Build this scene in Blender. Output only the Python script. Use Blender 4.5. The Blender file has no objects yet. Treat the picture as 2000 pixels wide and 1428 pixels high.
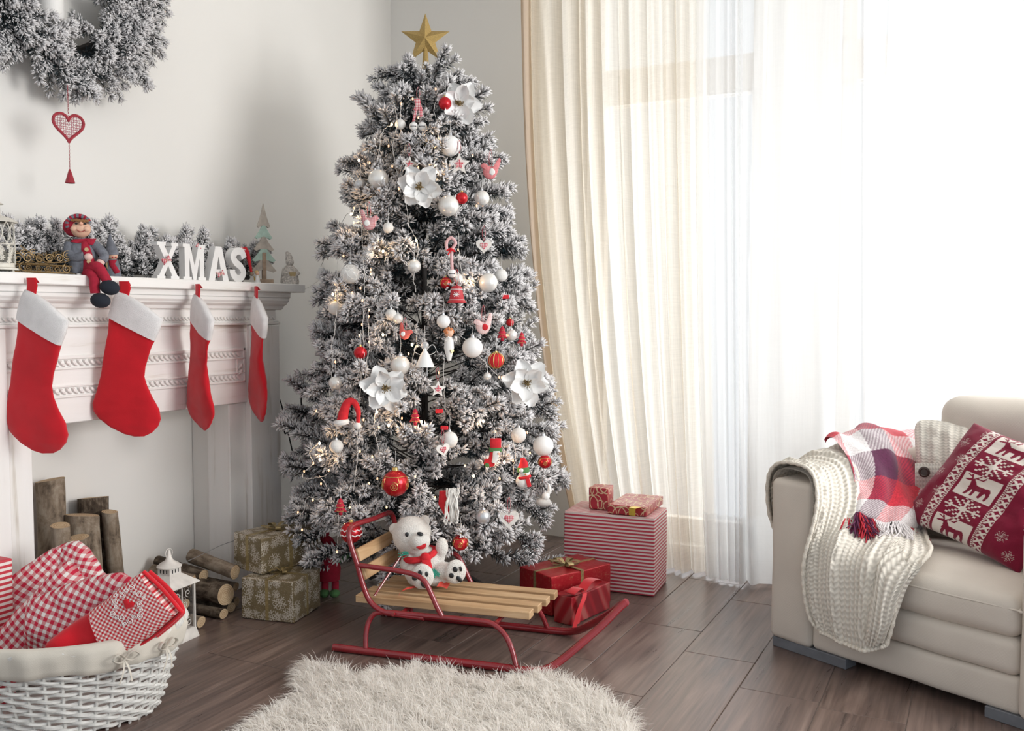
import bpy, bmesh, math, random
import numpy as np
from mathutils import Vector, Matrix
from mathutils import noise as mnoise
random.seed(7); rng=np.random.default_rng(7)
S=bpy.context.scene; COL=S.collection
R=math.radians; PI=math.pi
# ---------------------------------------------------------------- camera, world, lights, exposure
cam=bpy.data.objects.new('camera',bpy.data.cameras.new('camera')); COL.objects.link(cam)
cam.data.sensor_width=36; cam.data.lens=1791*36/2000; cam.data.clip_start=.05
cam.location=(0,0,1.1); cam.rotation_euler=(R(90-3.2),0,R(27.4)); S.camera=cam
S.view_settings.view_transform='Standard'; S.view_settings.look='None'; S.view_settings.gamma=1
S.view_settings.use_curve_mapping=False; S.view_settings.exposure=0.15
w=bpy.data.worlds.new('daylight'); S.world=w; w.use_nodes=True
w.node_tree.nodes['Background'].inputs[0].default_value=(.86,.93,1,1)
w.node_tree.nodes['Background'].inputs[1].default_value=0.76
def area(name,loc,rot,sx,sy,power,col):
    l=bpy.data.lights.new(name,'AREA'); l.shape='RECTANGLE'; l.size=sx; l.size_y=sy; l.energy=power; l.color=col
    o=bpy.data.objects.new(name,l); COL.objects.link(o); o.location=loc; o.rotation_euler=rot; return o
area('daylight_outside',(0.2,5.6,1.9),(R(-78),0,0),7.5,4.6,320,(.97,.985,1))
area('side_key_light',(2.6,2.45,1.7),(0,R(84),R(6)),1.8,1.7,125,(1,.98,.95))  # key light added out of view on the right, no window built there
S.cycles.max_bounces=8; S.cycles.transparent_max_bounces=24; S.cycles.sample_clamp_indirect=6
S.cycles.diffuse_bounces=5
# ---------------------------------------------------------------- geometry helpers
F_=1791.; P_=R(3.2); YW=R(27.4)
FW=np.array([-math.sin(YW)*math.cos(P_),math.cos(YW)*math.cos(P_),-math.sin(P_)])
RT=np.array([math.cos(YW),math.sin(YW),0.]); UP=np.cross(RT,FW); CP=np.array([0,0,1.1])
def ray(x,y): return FW+RT*(x-1000)/F_+UP*(714-y)/F_
def G(x,y,h=0.): d=ray(x,y); return CP+d*(h-1.1)/d[2]        # measured point at height h
def WX(x,y,X): d=ray(x,y); return CP+d*X/d[0]
def WY(x,y,Y): d=ray(x,y); return CP+d*Y/d[1]
def V(*a): return np.array(a,float)
def nrm(a): a=np.asarray(a,float); return a/max(np.linalg.norm(a),1e-9)
def rotz(a):
    c,s=math.cos(a),math.sin(a); return np.array([[c,-s,0],[s,c,0],[0,0,1.]])
def rotm(ax,a): return np.array(Matrix.Rotation(a,3,Vector(ax)))
def cr(pts,n=6,closed=False):                                   # Catmull-Rom through points of any dimension
    P=[np.asarray(p,float) for p in pts]; m=len(P); out=[]
    for i in range(m if closed else m-1):
        a=P[(i-1)%m] if closed or i>0 else 2*P[0]-P[1]
        b=P[i]; c=P[(i+1)%m]
        d=P[(i+2)%m] if closed or i+2<m else 2*P[-1]-P[-2]
        for k in range(n):
            t=k/n; out.append(.5*((2*b)+(c-a)*t+(2*a-5*b+4*c-d)*t*t+(3*b-a-3*c+d)*t**3))
    if not closed: out.append(P[-1])
    return np.array(out)
class MB:
    def __init__(s): s.v=[];s.f=[];s.m=[];s.uv=[];s.n=0
    def add(s,v,f,mi=0,uv=None):
        v=np.asarray(v,float); k=s.n
        s.v.append(v); s.n+=len(v)
        s.f+= [tuple(int(i)+k for i in q) for q in f]; s.m+=[mi]*len(f)
        s.uv.append(np.zeros((len(v),2)) if uv is None else np.asarray(uv,float)); return s
    def box(s,c,d,rot=None,bev=0.,mi=0):
        h=np.array(d)/2.; b=min(bev,min(h)*.9)
        if b<=0:
            v=np.array([[x,y,z] for x in(-1,1) for y in(-1,1) for z in(-1,1)])*h
            f=[(0,1,3,2),(4,6,7,5),(0,4,5,1),(2,3,7,6),(0,2,6,4),(1,5,7,3)]
        else:
            v=[];idx={}
            for x in(-1,1):
                for y in(-1,1):
                    for z in(-1,1):
                        for a in range(3):
                            q=np.array([x,y,z])*(h-b); q[a]+=(x,y,z)[a]*b; idx[(x,y,z,a)]=len(v); v.append(q)
            v=np.array(v); f=[]
            for a in range(3):
                o=[i for i in range(3) if i!=a]
                for sg in(-1,1):
                    q=[]
                    for p,r in((-1,-1),(1,-1),(1,1),(-1,1)):
                        k=[0,0,0];k[a]=sg;k[o[0]]=p;k[o[1]]=r;q.append(idx[(*k,a)])
                    f.append(q if (sg>0)^(a==1) else q[::-1])
            for a in range(3):
                o=[i for i in range(3) if i!=a]
                for p in(-1,1):
                    for r in(-1,1):
                        k0=[0,0,0];k1=[0,0,0];k0[a]=-1;k1[a]=1
                        for k in(k0,k1): k[o[0]]=p;k[o[1]]=r
                        q=[idx[(*k0,o[0])],idx[(*k1,o[0])],idx[(*k1,o[1])],idx[(*k0,o[1])]]
                        c0=v[q].mean(0); nn=np.cross(v[q[1]]-v[q[0]],v[q[2]]-v[q[0]])
                        f.append(q if nn@c0>0 else q[::-1])
            for x in(-1,1):
                for y in(-1,1):
                    for z in(-1,1):
                        q=[idx[(x,y,z,a)] for a in range(3)]; f.append(q if x*y*z>0 else q[::-1])
        if rot is not None: v=v@np.asarray(rot).T
        return s.add(v+np.asarray(c,float),f,mi)
    def bx(s,x0,x1,y0,y1,z0,z1,bev=0,mi=0): return s.box(((x0+x1)/2,(y0+y1)/2,(z0+z1)/2),(abs(x1-x0),abs(y1-y0),abs(z1-z0)),None,bev,mi)
    def grid(s,P,mi=0,cu=False,cv=False,uv=None):
        P=np.asarray(P,float); a,b=P.shape[:2]; f=[]
        for i in range(a if cu else a-1):
            i2=(i+1)%a
            for j in range(b if cv else b-1):
                j2=(j+1)%b; f.append((i*b+j,i2*b+j,i2*b+j2,i*b+j2))
        if uv is None:
            u,v=np.meshgrid(np.linspace(0,1,a),np.linspace(0,1,b),indexing='ij'); uv=np.stack([u,v],-1)
        return s.add(P.reshape(-1,3),f,mi,np.asarray(uv).reshape(-1,2))
    def tube(s,pts,r,n=8,closed=False,caps=True,mi=0,flat=None,up=None):
        P=np.asarray(pts,float); m=len(P); r=np.broadcast_to(np.asarray(r,float),(m,)) if np.ndim(r)<=1 else r
        T=np.zeros_like(P); T[1:-1]=P[2:]-P[:-2]; T[0]=P[1]-(P[-1] if closed else P[0]); T[-1]=(P[0] if closed else P[-1])-P[-2]
        T/=np.maximum(np.linalg.norm(T,axis=1),1e-9)[:,None]
        u=nrm(up) if up is not None else (V(0,0,1) if abs(T[0][2])<.9 else V(1,0,0))
        rings=[]
        for i in range(m):
            if up is not None: u=nrm(up)
            u=nrm(u-T[i]*(u@T[i])); w_=np.cross(T[i],u)
            a=np.arange(n)*2*PI/n
            rings.append(P[i]+r[i]*(np.outer(np.cos(a),w_)+np.outer(np.sin(a),u)*(flat or 1)))
        k=s.n; s.grid(np.array(rings),mi,cu=closed,cv=True)
        if caps and not closed:
            s.f.append(tuple(k+i for i in range(n))); s.m.append(mi); s.f.append(tuple(k+(m-1)*n+i for i in range(n))[::-1]); s.m.append(mi)
        return s
    def lathe(s,prof,n=24,c=(0,0,0),rot=None,mi=0):
        a=np.arange(n)*2*PI/n; P=np.array([[[r*math.cos(t),r*math.sin(t),z] for t in a] for r,z in prof])
        if rot is not None: P=P@np.asarray(rot).T
        return s.grid(P+np.asarray(c,float),mi,cv=True)
    def ball(s,c,r,n=12,rot=None,mi=0):
        r=np.broadcast_to(np.asarray(r,float),(3,)); th=np.linspace(0,PI,max(n//2+1,5)); ph=np.arange(n)*2*PI/n
        P=np.array([[[math.sin(t)*math.cos(p),math.sin(t)*math.sin(p),math.cos(t)] for p in ph] for t in th])*r
        P=P[::-1]
        if rot is not None: P=P@np.asarray(rot).T
        return s.grid(P+np.asarray(c,float),mi,cv=True)
    def prism(s,out,t,fr=None,o=(0,0,0),bev=0,mi=0):             # outline in local x,z (y = thickness); fr: 3x3 columns
        out=np.asarray(out,float); n=len(out)
        a=np.c_[out[:,0],np.full(n,-t/2),out[:,1]]; b=a.copy(); b[:,1]=t/2
        v=np.r_[a,b]; f=[tuple(range(n)),tuple(range(n,2*n))[::-1]]+[(i,i+n,(i+1)%n+n,(i+1)%n) for i in range(n)]
        if fr is not None: v=v@np.asarray(fr).T
        return s.add(v+np.asarray(o,float),f,mi)
    def loft(s,rows,nrml,n=20,mi=0,caps=True,p=.8):               # rows: (L,R,thick)
        a=np.arange(n)*2*PI/n; c_,s_=np.cos(a),np.sin(a)
        c_=np.sign(c_)*abs(c_)**p; s_=np.sign(s_)*abs(s_)**p; nn=nrm(nrml); P=[]
        for L,Rr,t in rows:
            L=np.asarray(L,float);Rr=np.asarray(Rr,float)
            P.append((L+Rr)/2+np.outer(c_,(Rr-L)/2)+np.outer(s_,nn*t))
        k=s.n; s.grid(np.array(P),mi,cv=True)
        if caps:
            m=len(rows); s.f.append(tuple(k+i for i in range(n))); s.m.append(mi); s.f.append(tuple(k+(m-1)*n+i for i in range(n))[::-1]); s.m.append(mi)
        return s
    def rbox(s,c,d,r=.02,crown=(0,0,0),n=8,rot=None,mi=0,noise_=0,ns=6,wrap=0):
        h=np.array(d)/2.; e=np.linspace(-1,1,n+1)
        for a in range(3):
            o=[i for i in range(3) if i!=a]
            def par(hh):
                k=max(0.,hh-r); m=max(n-4,1)
                return np.r_[[-hh,-hh+r*.3,-hh+r*.65],np.linspace(-k,k,m+1),[hh-r*.65,hh-r*.3,hh]]
            A,B=np.meshgrid(par(h[o[0]]),par(h[o[1]]),indexing='ij')
            for sg in(-1,1):
                P=np.zeros(A.shape+(3,)); P[...,o[0]]=A;P[...,o[1]]=B;P[...,a]=sg*h[a]
                inner=np.clip(P,-(h-r),h-r); dd=P-inner; L=np.linalg.norm(dd,axis=-1,keepdims=True)
                Q=inner+r*dd/np.maximum(L,1e-9)
                u=Q/h
                for k in range(3):
                    j=[i for i in range(3) if i!=k]
                    Q[...,k]+=crown[k]*u[...,k]*(1-u[...,j[0]]**2)*(1-u[...,j[1]]**2)
                if noise_:
                    fl=Q.reshape(-1,3); off=np.array([[mnoise.noise(Vector(q*ns+wrap)),mnoise.noise(Vector(q*ns+wrap+17)),mnoise.noise(Vector(q*ns+wrap+31))] for q in fl]); Q=(fl+off*noise_).reshape(Q.shape)
                uv=np.stack([A+a*3.3,B+a*1.7+sg*.9],-1)
                flip=(sg>0)^(a==1)
                if not flip: Q=Q[::-1]; uv=uv[::-1]
                if rot is not None: Q=Q@np.asarray(rot).T
                s.grid(Q+np.asarray(c,float),mi,uv=uv)
        return s
    def xf(s,M=None,t=None):
        for i in range(len(s.v)):
            if M is not None: s.v[i]=s.v[i]@np.asarray(M).T
            if t is not None: s.v[i]=s.v[i]+np.asarray(t,float)
        return s
    def data(s,name,mats,smooth=True,angle=40,merge=False):
        me=bpy.data.meshes.new(name); vv=np.concatenate(s.v); me.from_pydata(vv.tolist(),[],s.f)
        for m in (mats if isinstance(mats,(list,tuple)) else [mats]): me.materials.append(m)
        me.polygons.foreach_set('material_index',np.array(s.m,dtype=np.int32))
        uvl=me.uv_layers.new(name='UVMap'); li=np.zeros(len(me.loops),dtype=np.int32); me.loops.foreach_get('vertex_index',li)
        uvl.data.foreach_set('uv',np.concatenate(s.uv)[li].astype(np.float32).ravel())
        if merge:
            bm=bmesh.new(); bm.from_mesh(me); bmesh.ops.remove_doubles(bm,verts=bm.verts,dist=1e-5); bmesh.ops.recalc_face_normals(bm,faces=bm.faces); bm.to_mesh(me); bm.free()
        if smooth: me.shade_smooth(); me.set_sharp_from_angle(angle=R(angle))
        return me
    def build(s,name,mats,parent=None,loc=None,rz=0,smooth=True,angle=40,merge=False,**tags):
        return link(name,s.data(name,mats,smooth,angle,merge),parent,loc,rz,**tags)
def link(name,data,parent=None,loc=None,rz=0,label=None,cat=None,group=None,kind=None):
    o=bpy.data.objects.new(name,data); COL.objects.link(o)
    if parent is not None: o.parent=parent
    if loc is not None: o.location=tuple(loc)
    o.rotation_euler=(0,0,rz)
    tag(o,label,cat,group,kind); return o
def tag(o,label=None,cat=None,group=None,kind=None):
    if label: o['label']=label
    if cat: o['category']=cat
    if group: o['group']=group
    if kind: o['kind']=kind
    return o
def thing(name,label,cat,loc=(0,0,0),rz=0,group=None,kind=None):
    return link(name,None,None,loc,rz,label,cat,group,kind)
def np_mesh(name,v,f,mats,mi=None,smooth=False,col=None):         # fast mesh from arrays of equal-size faces
    me=bpy.data.meshes.new(name); f=np.asarray(f,dtype=np.int32); k=f.shape[1]
    me.vertices.add(len(v)); me.vertices.foreach_set('co',np.asarray(v,dtype=np.float32).ravel())
    me.loops.add(f.size); me.loops.foreach_set('vertex_index',f.ravel())
    me.polygons.add(len(f)); me.polygons.foreach_set('loop_start',np.arange(0,f.size,k,dtype=np.int32)); me.polygons.foreach_set('loop_total',np.full(len(f),k,dtype=np.int32))
    for m in (mats if isinstance(mats,(list,tuple)) else [mats]): me.materials.append(m)
    if mi is not None: me.polygons.foreach_set('material_index',np.asarray(mi,dtype=np.int32))
    if smooth: me.polygons.foreach_set('use_smooth',np.ones(len(f),dtype=bool))
    if col is not None:
        ca=me.color_attributes.new('tint','FLOAT_COLOR','POINT'); ca.data.foreach_set('color',np.c_[col,np.ones(len(col))].astype(np.float32).ravel())
    me.update(calc_edges=True); return me
# ---------------------------------------------------------------- material helpers
class E:                                                          # node arithmetic
    def __init__(s,nt,k): s.nt=nt; s.k=k
    def _m(s,op,b=None,c=None,rev=False):
        n=s.nt.nodes.new('ShaderNodeMath'); n.operation=op; a=s
        if rev: a,b=b,s
        for i,x in enumerate((a,b,c)):
            if x is None: continue
            if isinstance(x,E): s.nt.links.new(x.k,n.inputs[i])
            else: n.inputs[i].default_value=x
        return E(s.nt,n.outputs[0])
    def __add__(s,b): return s._m('ADD',b)
    __radd__=__add__
    def __sub__(s,b): return s._m('SUBTRACT',b)
    def __rsub__(s,b): return s._m('SUBTRACT',b,rev=True)
    def __mul__(s,b): return s._m('MULTIPLY',b)
    __rmul__=__mul__
    def __truediv__(s,b): return s._m('DIVIDE',b)
    def __lt__(s,b): return s._m('LESS_THAN',b)
    def __gt__(s,b): return s._m('GREATER_THAN',b)
    def abs(s): return s._m('ABSOLUTE')
    def sin(s): return s._m('SINE')
    def cos(s): return s._m('COSINE')
    def mod(s,b): return s._m('FLOORED_MODULO',b)
    def max(s,b): return s._m('MAXIMUM',b)
    def min(s,b): return s._m('MINIMUM',b)
    def atan2(s,b): return s._m('ARCTAN2',b)
    def sqrt(s): return s._m('SQRT')
    def floor(s): return s._m('FLOOR')
class M:
    def __init__(s,name,col=(.8,.8,.8),rough=.6,metal=0,spec=.5,**kw):
        s.m=bpy.data.materials.new(name); s.m.use_nodes=True; s.nt=s.m.node_tree; s.b=s.nt.nodes['Principled BSDF']
        s.set('Base Color',(*col,1)); s.set('Roughness',rough); s.set('Metallic',metal); s.set('Specular IOR Level',spec)
        for k,v in kw.items(): s.set(k.replace('_',' '),v)
    def set(s,k,v):
        if isinstance(v,E): s.nt.links.new(v.k,s.b.inputs[k])
        elif hasattr(v,'is_output'): s.nt.links.new(v,s.b.inputs[k])
        else: s.b.inputs[k].default_value=v
        return s
    def n(s,t,**kw):
        n=s.nt.nodes.new('ShaderNode'+t)
        for k,v in kw.items():
            if k in n.inputs: 
                if hasattr(v,'is_output'): s.nt.links.new(v,n.inputs[k])
                elif isinstance(v,E): s.nt.links.new(v.k,n.inputs[k])
                else: n.inputs[k].default_value=v
            else: setattr(n,k,v)
        return n
    def co(s,which='Object',scale=(1,1,1),rot=(0,0,0)):
        t=s.n('TexCoord'); mp=s.n('Mapping'); s.nt.links.new(t.outputs[which],mp.inputs['Vector'])
        mp.inputs['Scale'].default_value=scale; mp.inputs['Rotation'].default_value=rot; return mp.outputs[0]
    def noise(s,vec,scale=5,detail=3,rough=.5,out=0,dist=0):
        n=s.n('TexNoise',Scale=scale,Detail=detail,Roughness=rough,Distortion=dist,Vector=vec); return n.outputs[out]
    def xyz(s,vec):
        n=s.n('SeparateXYZ',Vector=vec); return [E(s.nt,o) for o in n.outputs]
    def ramp(s,fac,stops):
        n=s.n('ValToRGB'); s.nt.links.new(fac.k if isinstance(fac,E) else fac,n.inputs[0]); r=n.color_ramp
        while len(r.elements)<len(stops): r.elements.new(.5)
        for e,(p,c) in zip(r.elements,stops): e.position=p; e.color=(*c,1) if len(c)==3 else c
        return n.outputs[0]
    def mix(s,fac,a,b,mode='MIX'):
        n=s.n('Mix',data_type='RGBA',blend_type=mode)
        for sk,v in((n.inputs[0],fac),(n.inputs[6],a),(n.inputs[7],b)):
            if isinstance(v,E): s.nt.links.new(v.k,sk)
            elif hasattr(v,'is_output'): s.nt.links.new(v,sk)
            elif isinstance(v,(tuple,list)): sk.default_value=(*v,1) if len(v)==3 else v
            else: sk.default_value=v
        return n.outputs[2]
    def bump(s,h,strength=.3,dist=.002):
        n=s.n('Bump',Strength=strength,Distance=dist); s.nt.links.new(h.k if isinstance(h,E) else h,n.inputs['Height']); s.set('Normal',n.outputs[0]); return s
def plain(name,col,rough=.6,metal=0,var=.12,vs=20,bump=0,bs=200,bd=.001,**kw):
    m=M(name,col,rough,metal,**kw); v=m.co()
    if var:
        f=m.noise(v,vs,3); lo=tuple(c*(1-var) for c in col); hi=tuple(min(1,c*(1+var)) for c in col)
        m.set('Base Color',m.ramp(f,[(.3,lo),(.7,hi)]))
    if bump: m.bump(m.noise(v,bs,3),bump,bd)
    return m.m
def glow(name,col,st):
    m=M(name,col,.4); m.set('Emission Color',(*col,1)); m.set('Emission Strength',st); return m.m
def fabric(name,col,scale=900,strength=.4,var=.06,rough=.9):
    m=M(name,col,rough,spec=.2); v=m.co(); x,y,z=m.xyz(v)
    weave=((x*scale).sin()*(z*scale).sin()*(y*scale).cos())
    m.set('Base Color',m.ramp(m.noise(v,6,4),[(.3,tuple(c*(1-var) for c in col)),(.7,tuple(min(1,c*(1+var)) for c in col))]))
    n=m.noise(v,scale*.5,2); m.bump(weave*.3+E(m.nt,n),strength,.0006); m.set('Sheen Weight',.15); return m.m
# ================================================================ SETTING
WXL=-2.85; WYB=4.1; CEIL=2.95
m=M('wall_paint',(.80,.785,.755),.85); v=m.co(); m.set('Base Color',m.ramp(m.noise(v,1.3,3),[(.3,(.785,.77,.74)),(.7,(.815,.80,.77))]))
sp=m.n('TexVoronoi',Scale=9.,Randomness=1.,Vector=v).outputs[0]
m.bump(m.noise(v,60,3),.08,.002); WALL=m.m
m=M('wood_laminate',(.2,.13,.1),.32,spec=.5); v=m.co('Object'); oi=m.n('ObjectInfo'); rv=E(m.nt,oi.outputs['Random'])
ox,oy,oz=m.xyz(v); cx=m.n('CombineXYZ'); m.nt.links.new((ox*16+rv*60).k,cx.inputs[0]); m.nt.links.new((oy*1.6+rv*31).k,cx.inputs[1])
g1=m.noise(cx.outputs[0],1.0,6,.6,dist=1.2); cx2=m.n('CombineXYZ'); m.nt.links.new((ox*90+rv*60).k,cx2.inputs[0]); m.nt.links.new((oy*3+rv*11).k,cx2.inputs[1])
g2=m.noise(cx2.outputs[0],1.0,3)
c=m.ramp(g1,[(.28,(.040,.027,.024)),(.42,(.095,.062,.052)),(.56,(.165,.112,.092)),(.72,(.27,.195,.16))])
c=m.mix(.3,c,m.ramp(g2,[(.35,(.07,.05,.04)),(.65,(.28,.2,.17))])); c=m.mix(rv*.3,c,(.17,.13,.12)); m.set('Base Color',c)
m.set('Roughness',m.ramp(g1,[(.3,(.26,)*3),(.7,(.4,)*3)])); m.bump(g2,.12,.0008); FLOORM=m.m
GROUT=plain('floor_joint',(.30,.25,.22),.7)
fl=MB().bx(-2.95,2.2,-1.2,4.3,-.06,-.0035).build('floor',GROUT,kind='structure',label='dark wood-look plank floor with thin pale joints',smooth=False)
PW=.229; off={0:2.872,1:2.661,-1:2.467,-2:2.657}; pc={}
for k in range(-10,12):
    x0=-.854+PW*k; x1=x0+PW
    if x0>1.9: break
    if x1<-2.84: continue
    o=off.get(k,2.4+random.random()*.61); y=o-.61*6
    while y<4.1:
        a,b=max(y,-1.2),min(y+.61,4.1); xa,xb=max(x0,-2.85),min(x1,2.1); y+=.61
        if b-a<.02: continue
        key=(round(b-a,3),round(xb-xa,3))
        if key not in pc: pc[key]=MB().box((0,0,0),(xb-xa-.0024,b-a-.0024,.02),None,.0012).data('plank',FLOORM,smooth=False)
        link('plank',pc[key],fl,((xa+xb)/2,(a+b)/2,-.01+random.uniform(-.0002,.0002)))
MB().bx(-3.1,WXL,-1.2,4.35,-.1,CEIL).build('wall_left',WALL,kind='structure',label='off-white plaster wall behind the fireplace',smooth=False)
W1=(-1.72,-.896); W2=(-.578,1.75); ZT=2.72
b=MB()
for x0,x1 in((-2.85,W1[0]),(W1[1],W2[0]),(W2[1],2.2)): b.bx(x0,x1,WYB,WYB+.25,-.1,CEIL)
for x0,x1 in(W1,W2): b.bx(x0,x1,WYB,WYB+.25,ZT,CEIL); b.bx(x0,x1,WYB,WYB+.25,-.1,.03)
b.build('wall_back',WALL,kind='structure',label='pale wall with tall windows behind the curtains',smooth=False)
MB().bx(-3.1,2.2,-1.2,4.35,CEIL,CEIL+.1).build('ceiling',WALL,kind='structure',label='plain white ceiling',smooth=False)
FRAME=plain('window_paint',(.62,.58,.52),.5,var=.03)
gm=M('window_glass',(1,1,1),.05); tr=gm.n('BsdfTransparent'); gl=gm.n('BsdfGlossy',Roughness=.02); mx=gm.n('MixShader'); mx.inputs[0].default_value=.06
gm.nt.links.new(tr.outputs[0],mx.inputs[1]); gm.nt.links.new(gl.outputs[0],mx.inputs[2]); gm.nt.links.new(mx.outputs[0],gm.nt.nodes['Material Output'].inputs[0]); GLASS=gm.m
def window(n,x0,x1,mull,label):
    o=link('window_%d'%n,None,None,((x0+x1)/2,WYB+.1,0),kind='structure',label=label); cx_=(x0+x1)/2; h=.035; y0,y1=-.03,.03
    f=MB(); 
    for a,b_ in((x0,x0+.06),(x1-.06,x1)): f.bx(a-cx_,b_-cx_,y0,y1,.03,ZT,.004)
    f.bx(x0-cx_,x1-cx_,y0,y1,ZT-.06,ZT,.004); f.bx(x0-cx_,x1-cx_,y0,y1,.03,.14,.004)
    f.build('window_frame',FRAME,o,smooth=False)
    MB().bx(x0-cx_,x1-cx_,y0-.02,y1,2.09,2.257,.006).build('transom',FRAME,o,smooth=False)
    for mm in mull: MB().bx(mm-.03-cx_,mm+.03-cx_,y0,y1,.03,ZT,.004).build('mullion',FRAME,o,smooth=False)
    xs=[x0]+list(mull)+[x1]
    for a,b_ in zip(xs,xs[1:]):
        for z0,z1 in((.14,2.09),(2.257,ZT-.06)): MB().bx(a-cx_+.03,b_-cx_-.03,-.004,.004,z0,z1).build('pane',GLASS,o,smooth=False)
window(1,*W1,[],'tall narrow balcony window behind the cream linen curtain')
window(2,*W2,[.30,1.05],'wide tall window glowing white behind the sheer curtain')
# ---------------------------------------------------------------- curtains
def cloth_mat(name,col,tcol,transp,transl,wv=.4):
    m=M(name,col,.9,spec=.1); v=m.co('UV'); x,y,z=m.xyz(v)
    st=m.noise(m.co('UV',(140,6,1)),1,3); st2=m.noise(m.co('UV',(8,240,1)),1,2)
    k=E(m.nt,st)*.7+E(m.nt,st2)*.3
    tl=m.n('BsdfTranslucent'); tl.inputs[0].default_value=(*tcol,1); tp=m.n('BsdfTransparent')
    tp.inputs[0].default_value=(*[min(1,c*1.02) for c in tcol],1)
    m1=m.n('MixShader'); m2=m.n('MixShader'); m1.inputs[0].default_value=transl
    m.nt.links.new(m.b.outputs[0],m1.inputs[1]); m.nt.links.new(tl.outputs[0],m1.inputs[2])
    f=(k-.5)*wv+transp; f=f.max(0.02); m.nt.links.new(f.k,m2.inputs[0])
    m.nt.links.new(m1.outputs[0],m2.inputs[1]); m.nt.links.new(tp.outputs[0],m2.inputs[2]); m.nt.links.new(m2.outputs[0],m.nt.nodes['Material Output'].inputs[0])
    return m.m
LINEN=cloth_mat('linen_curtain',(.78,.74,.67),(.93,.885,.81),.27,.78,.5)
LINEN2=cloth_mat('shaded_doubled_linen',(.70,.60,.50),(.80,.66,.52),.02,.40,.2)  # hem linen, darkened in colour for the shade where no window lies behind
SHEER=cloth_mat('sheer_voile',(.88,.89,.9),(.95,.95,.945),.36,.62,.10)
def curtain(top0,top1,bot0,bot1,z0,z1,yc,amp,pleats,seed,nx=420,nz=44,hemf=None):
    r=np.random.default_rng(seed); s=np.linspace(0,1,nx); t=np.linspace(0,1,nz)
    ph=np.cumsum(r.uniform(.4,1.7,pleats)); ph=np.r_[0,ph/ph[-1]]; am=r.uniform(.35,1,pleats+1); shp=r.uniform(.6,1.6,pleats+1)
    P=np.zeros((nz,nx,3)); uv=np.zeros((nz,nx,2))
    for j,tt in enumerate(t):                                     # 0 top .. 1 bottom
        pj=ph+.012*np.sin(2.2*tt+np.arange(pleats+1)*1.9)*np.r_[0,np.ones(pleats-1),0]
        q=np.interp(s,pj,np.arange(pleats+1)); a=np.interp(q,np.arange(pleats+1),am*(.75+.45*np.sin(tt*2.5+np.arange(pleats+1)*2.3)))
        y=np.sin(q*2*PI)*a+.3*np.sin(q*4*PI+1+tt)*a
        x0=top0+(bot0-top0)*tt**2.6; x1=top1+(bot1-top1)*tt**1.1
        x=x0+(x1-x0)*s+.35*amp*np.cos(q*2*PI+.5)*a
        zz=z1+(z0-z1)*tt
        if hemf is not None: zz=zz+hemf(s)*tt
        P[j,:,0]=x;P[j,:,1]=(yc(s) if callable(yc) else yc)+amp*y*(.7+.5*tt);P[j,:,2]=zz; uv[j,:,0]=s*3;uv[j,:,1]=tt*2
    return P,uv
P,uv=curtain(-1.915,-1.075,-1.60,-1.0,.012,2.9,3.76,.045,13,3)
c1=thing('curtain','cream linen curtain with long vertical folds beside the tree','curtain',(-1.5,3.76,0))
MB().grid(P,0,uv=uv).xf(None,(1.5,-3.76,0)).build('panel',LINEN,c1)
b=MB(); # doubled side hem; its darker linen paints in the missing backlight
k=P[:,:24].copy(); k[:,:,1]-=.006; b.grid(k,0); 
b.xf(None,(1.5,-3.76,0)).build('side_hem',LINEN2,c1)
P,uv=curtain(-1.93,-1.83,-1.63,-1.52,.012,2.9,3.80,.02,3,8,60)
MB().grid(P,0,uv=uv).xf(None,(1.5,-3.76,0)).build('return_fold',LINEN,c1)
def strip(name,label,a,b_,c_,d_,yc_,amp,pl,seed,z0=.012,par=None,hem=None):
    P,uv=curtain(a,b_,c_,d_,z0,2.9,yc_,amp,pl,seed,nx=pl*26,hemf=hem); yc=3.75; o=thing(name,label,'curtain',((a+b_)/2,yc,0))
    MB().grid(P,0,uv=uv).xf(None,(-(a+b_)/2,-yc,0)).build('panel',SHEER,o)
    h=P[-5:].copy(); h[:,:,1]-=.004; MB().grid(h,0).xf(None,(-(a+b_)/2,-yc,0)).build('bottom_hem',SHEER,o); return o
strip('sheer_curtain','narrow sheer white curtain strip next to the cream linen one',-1.09,-.905,-1.02,-.86,3.70,.035,5,5)
strip('sheer_curtain','sheer white curtain over the window behind the armchair',-.93,1.75,-.86,1.6,lambda s:3.70+.19*np.clip((s-.05)/.12,0,1),.05,17,11)
# ---------------------------------------------------------------- fireplace
def distressed(name,ax):
    m=M(name,(.83,.82,.80),.55); sc=[26,26,26]; sc[ax]=1.5
    v=m.co('Object',tuple(sc)); n1=m.noise(v,1,5,.65,dist=.3); sc=[70,70,70]; sc[ax]=5; n2=m.noise(m.co('Object',tuple(sc)),1,3)
    big=m.noise(m.co(),5,3); f=E(m.nt,n1)*.75+E(m.nt,big)*.25
    c=m.ramp(f,[(.30,(.52,.46,.40)),(.36,(.70,.67,.62)),(.43,(.84,.825,.80)),(.7,(.87,.86,.845))]); m.set('Base Color',c)
    m.bump(E(m.nt,n1)*.7+E(m.nt,n2)*.3,.35,.003); return m.m
DWH=distressed('painted_wood_across',1); DWV=distressed('painted_wood_upright',2)
fx,fy=-2.735,2.25
fp=thing('fireplace_mantel','white distressed wooden fireplace surround with a carved frieze and long shelf','fireplace',(fx,fy,0))
def fb(name,mt,*boxes,bev=.003,**k):
    b=MB()
    for q in boxes: b.bx(q[0]-fx,q[1]-fx,q[2]-fy,q[3]-fy,q[4],q[5],bev)
    return b.build(name,mt,fp,smooth=False,**k)
YL,YR=1.565,2.932
fb('shelf',DWH,(WXL+.002,-2.54,YL-.09,3.022,1.19,1.224))
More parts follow.
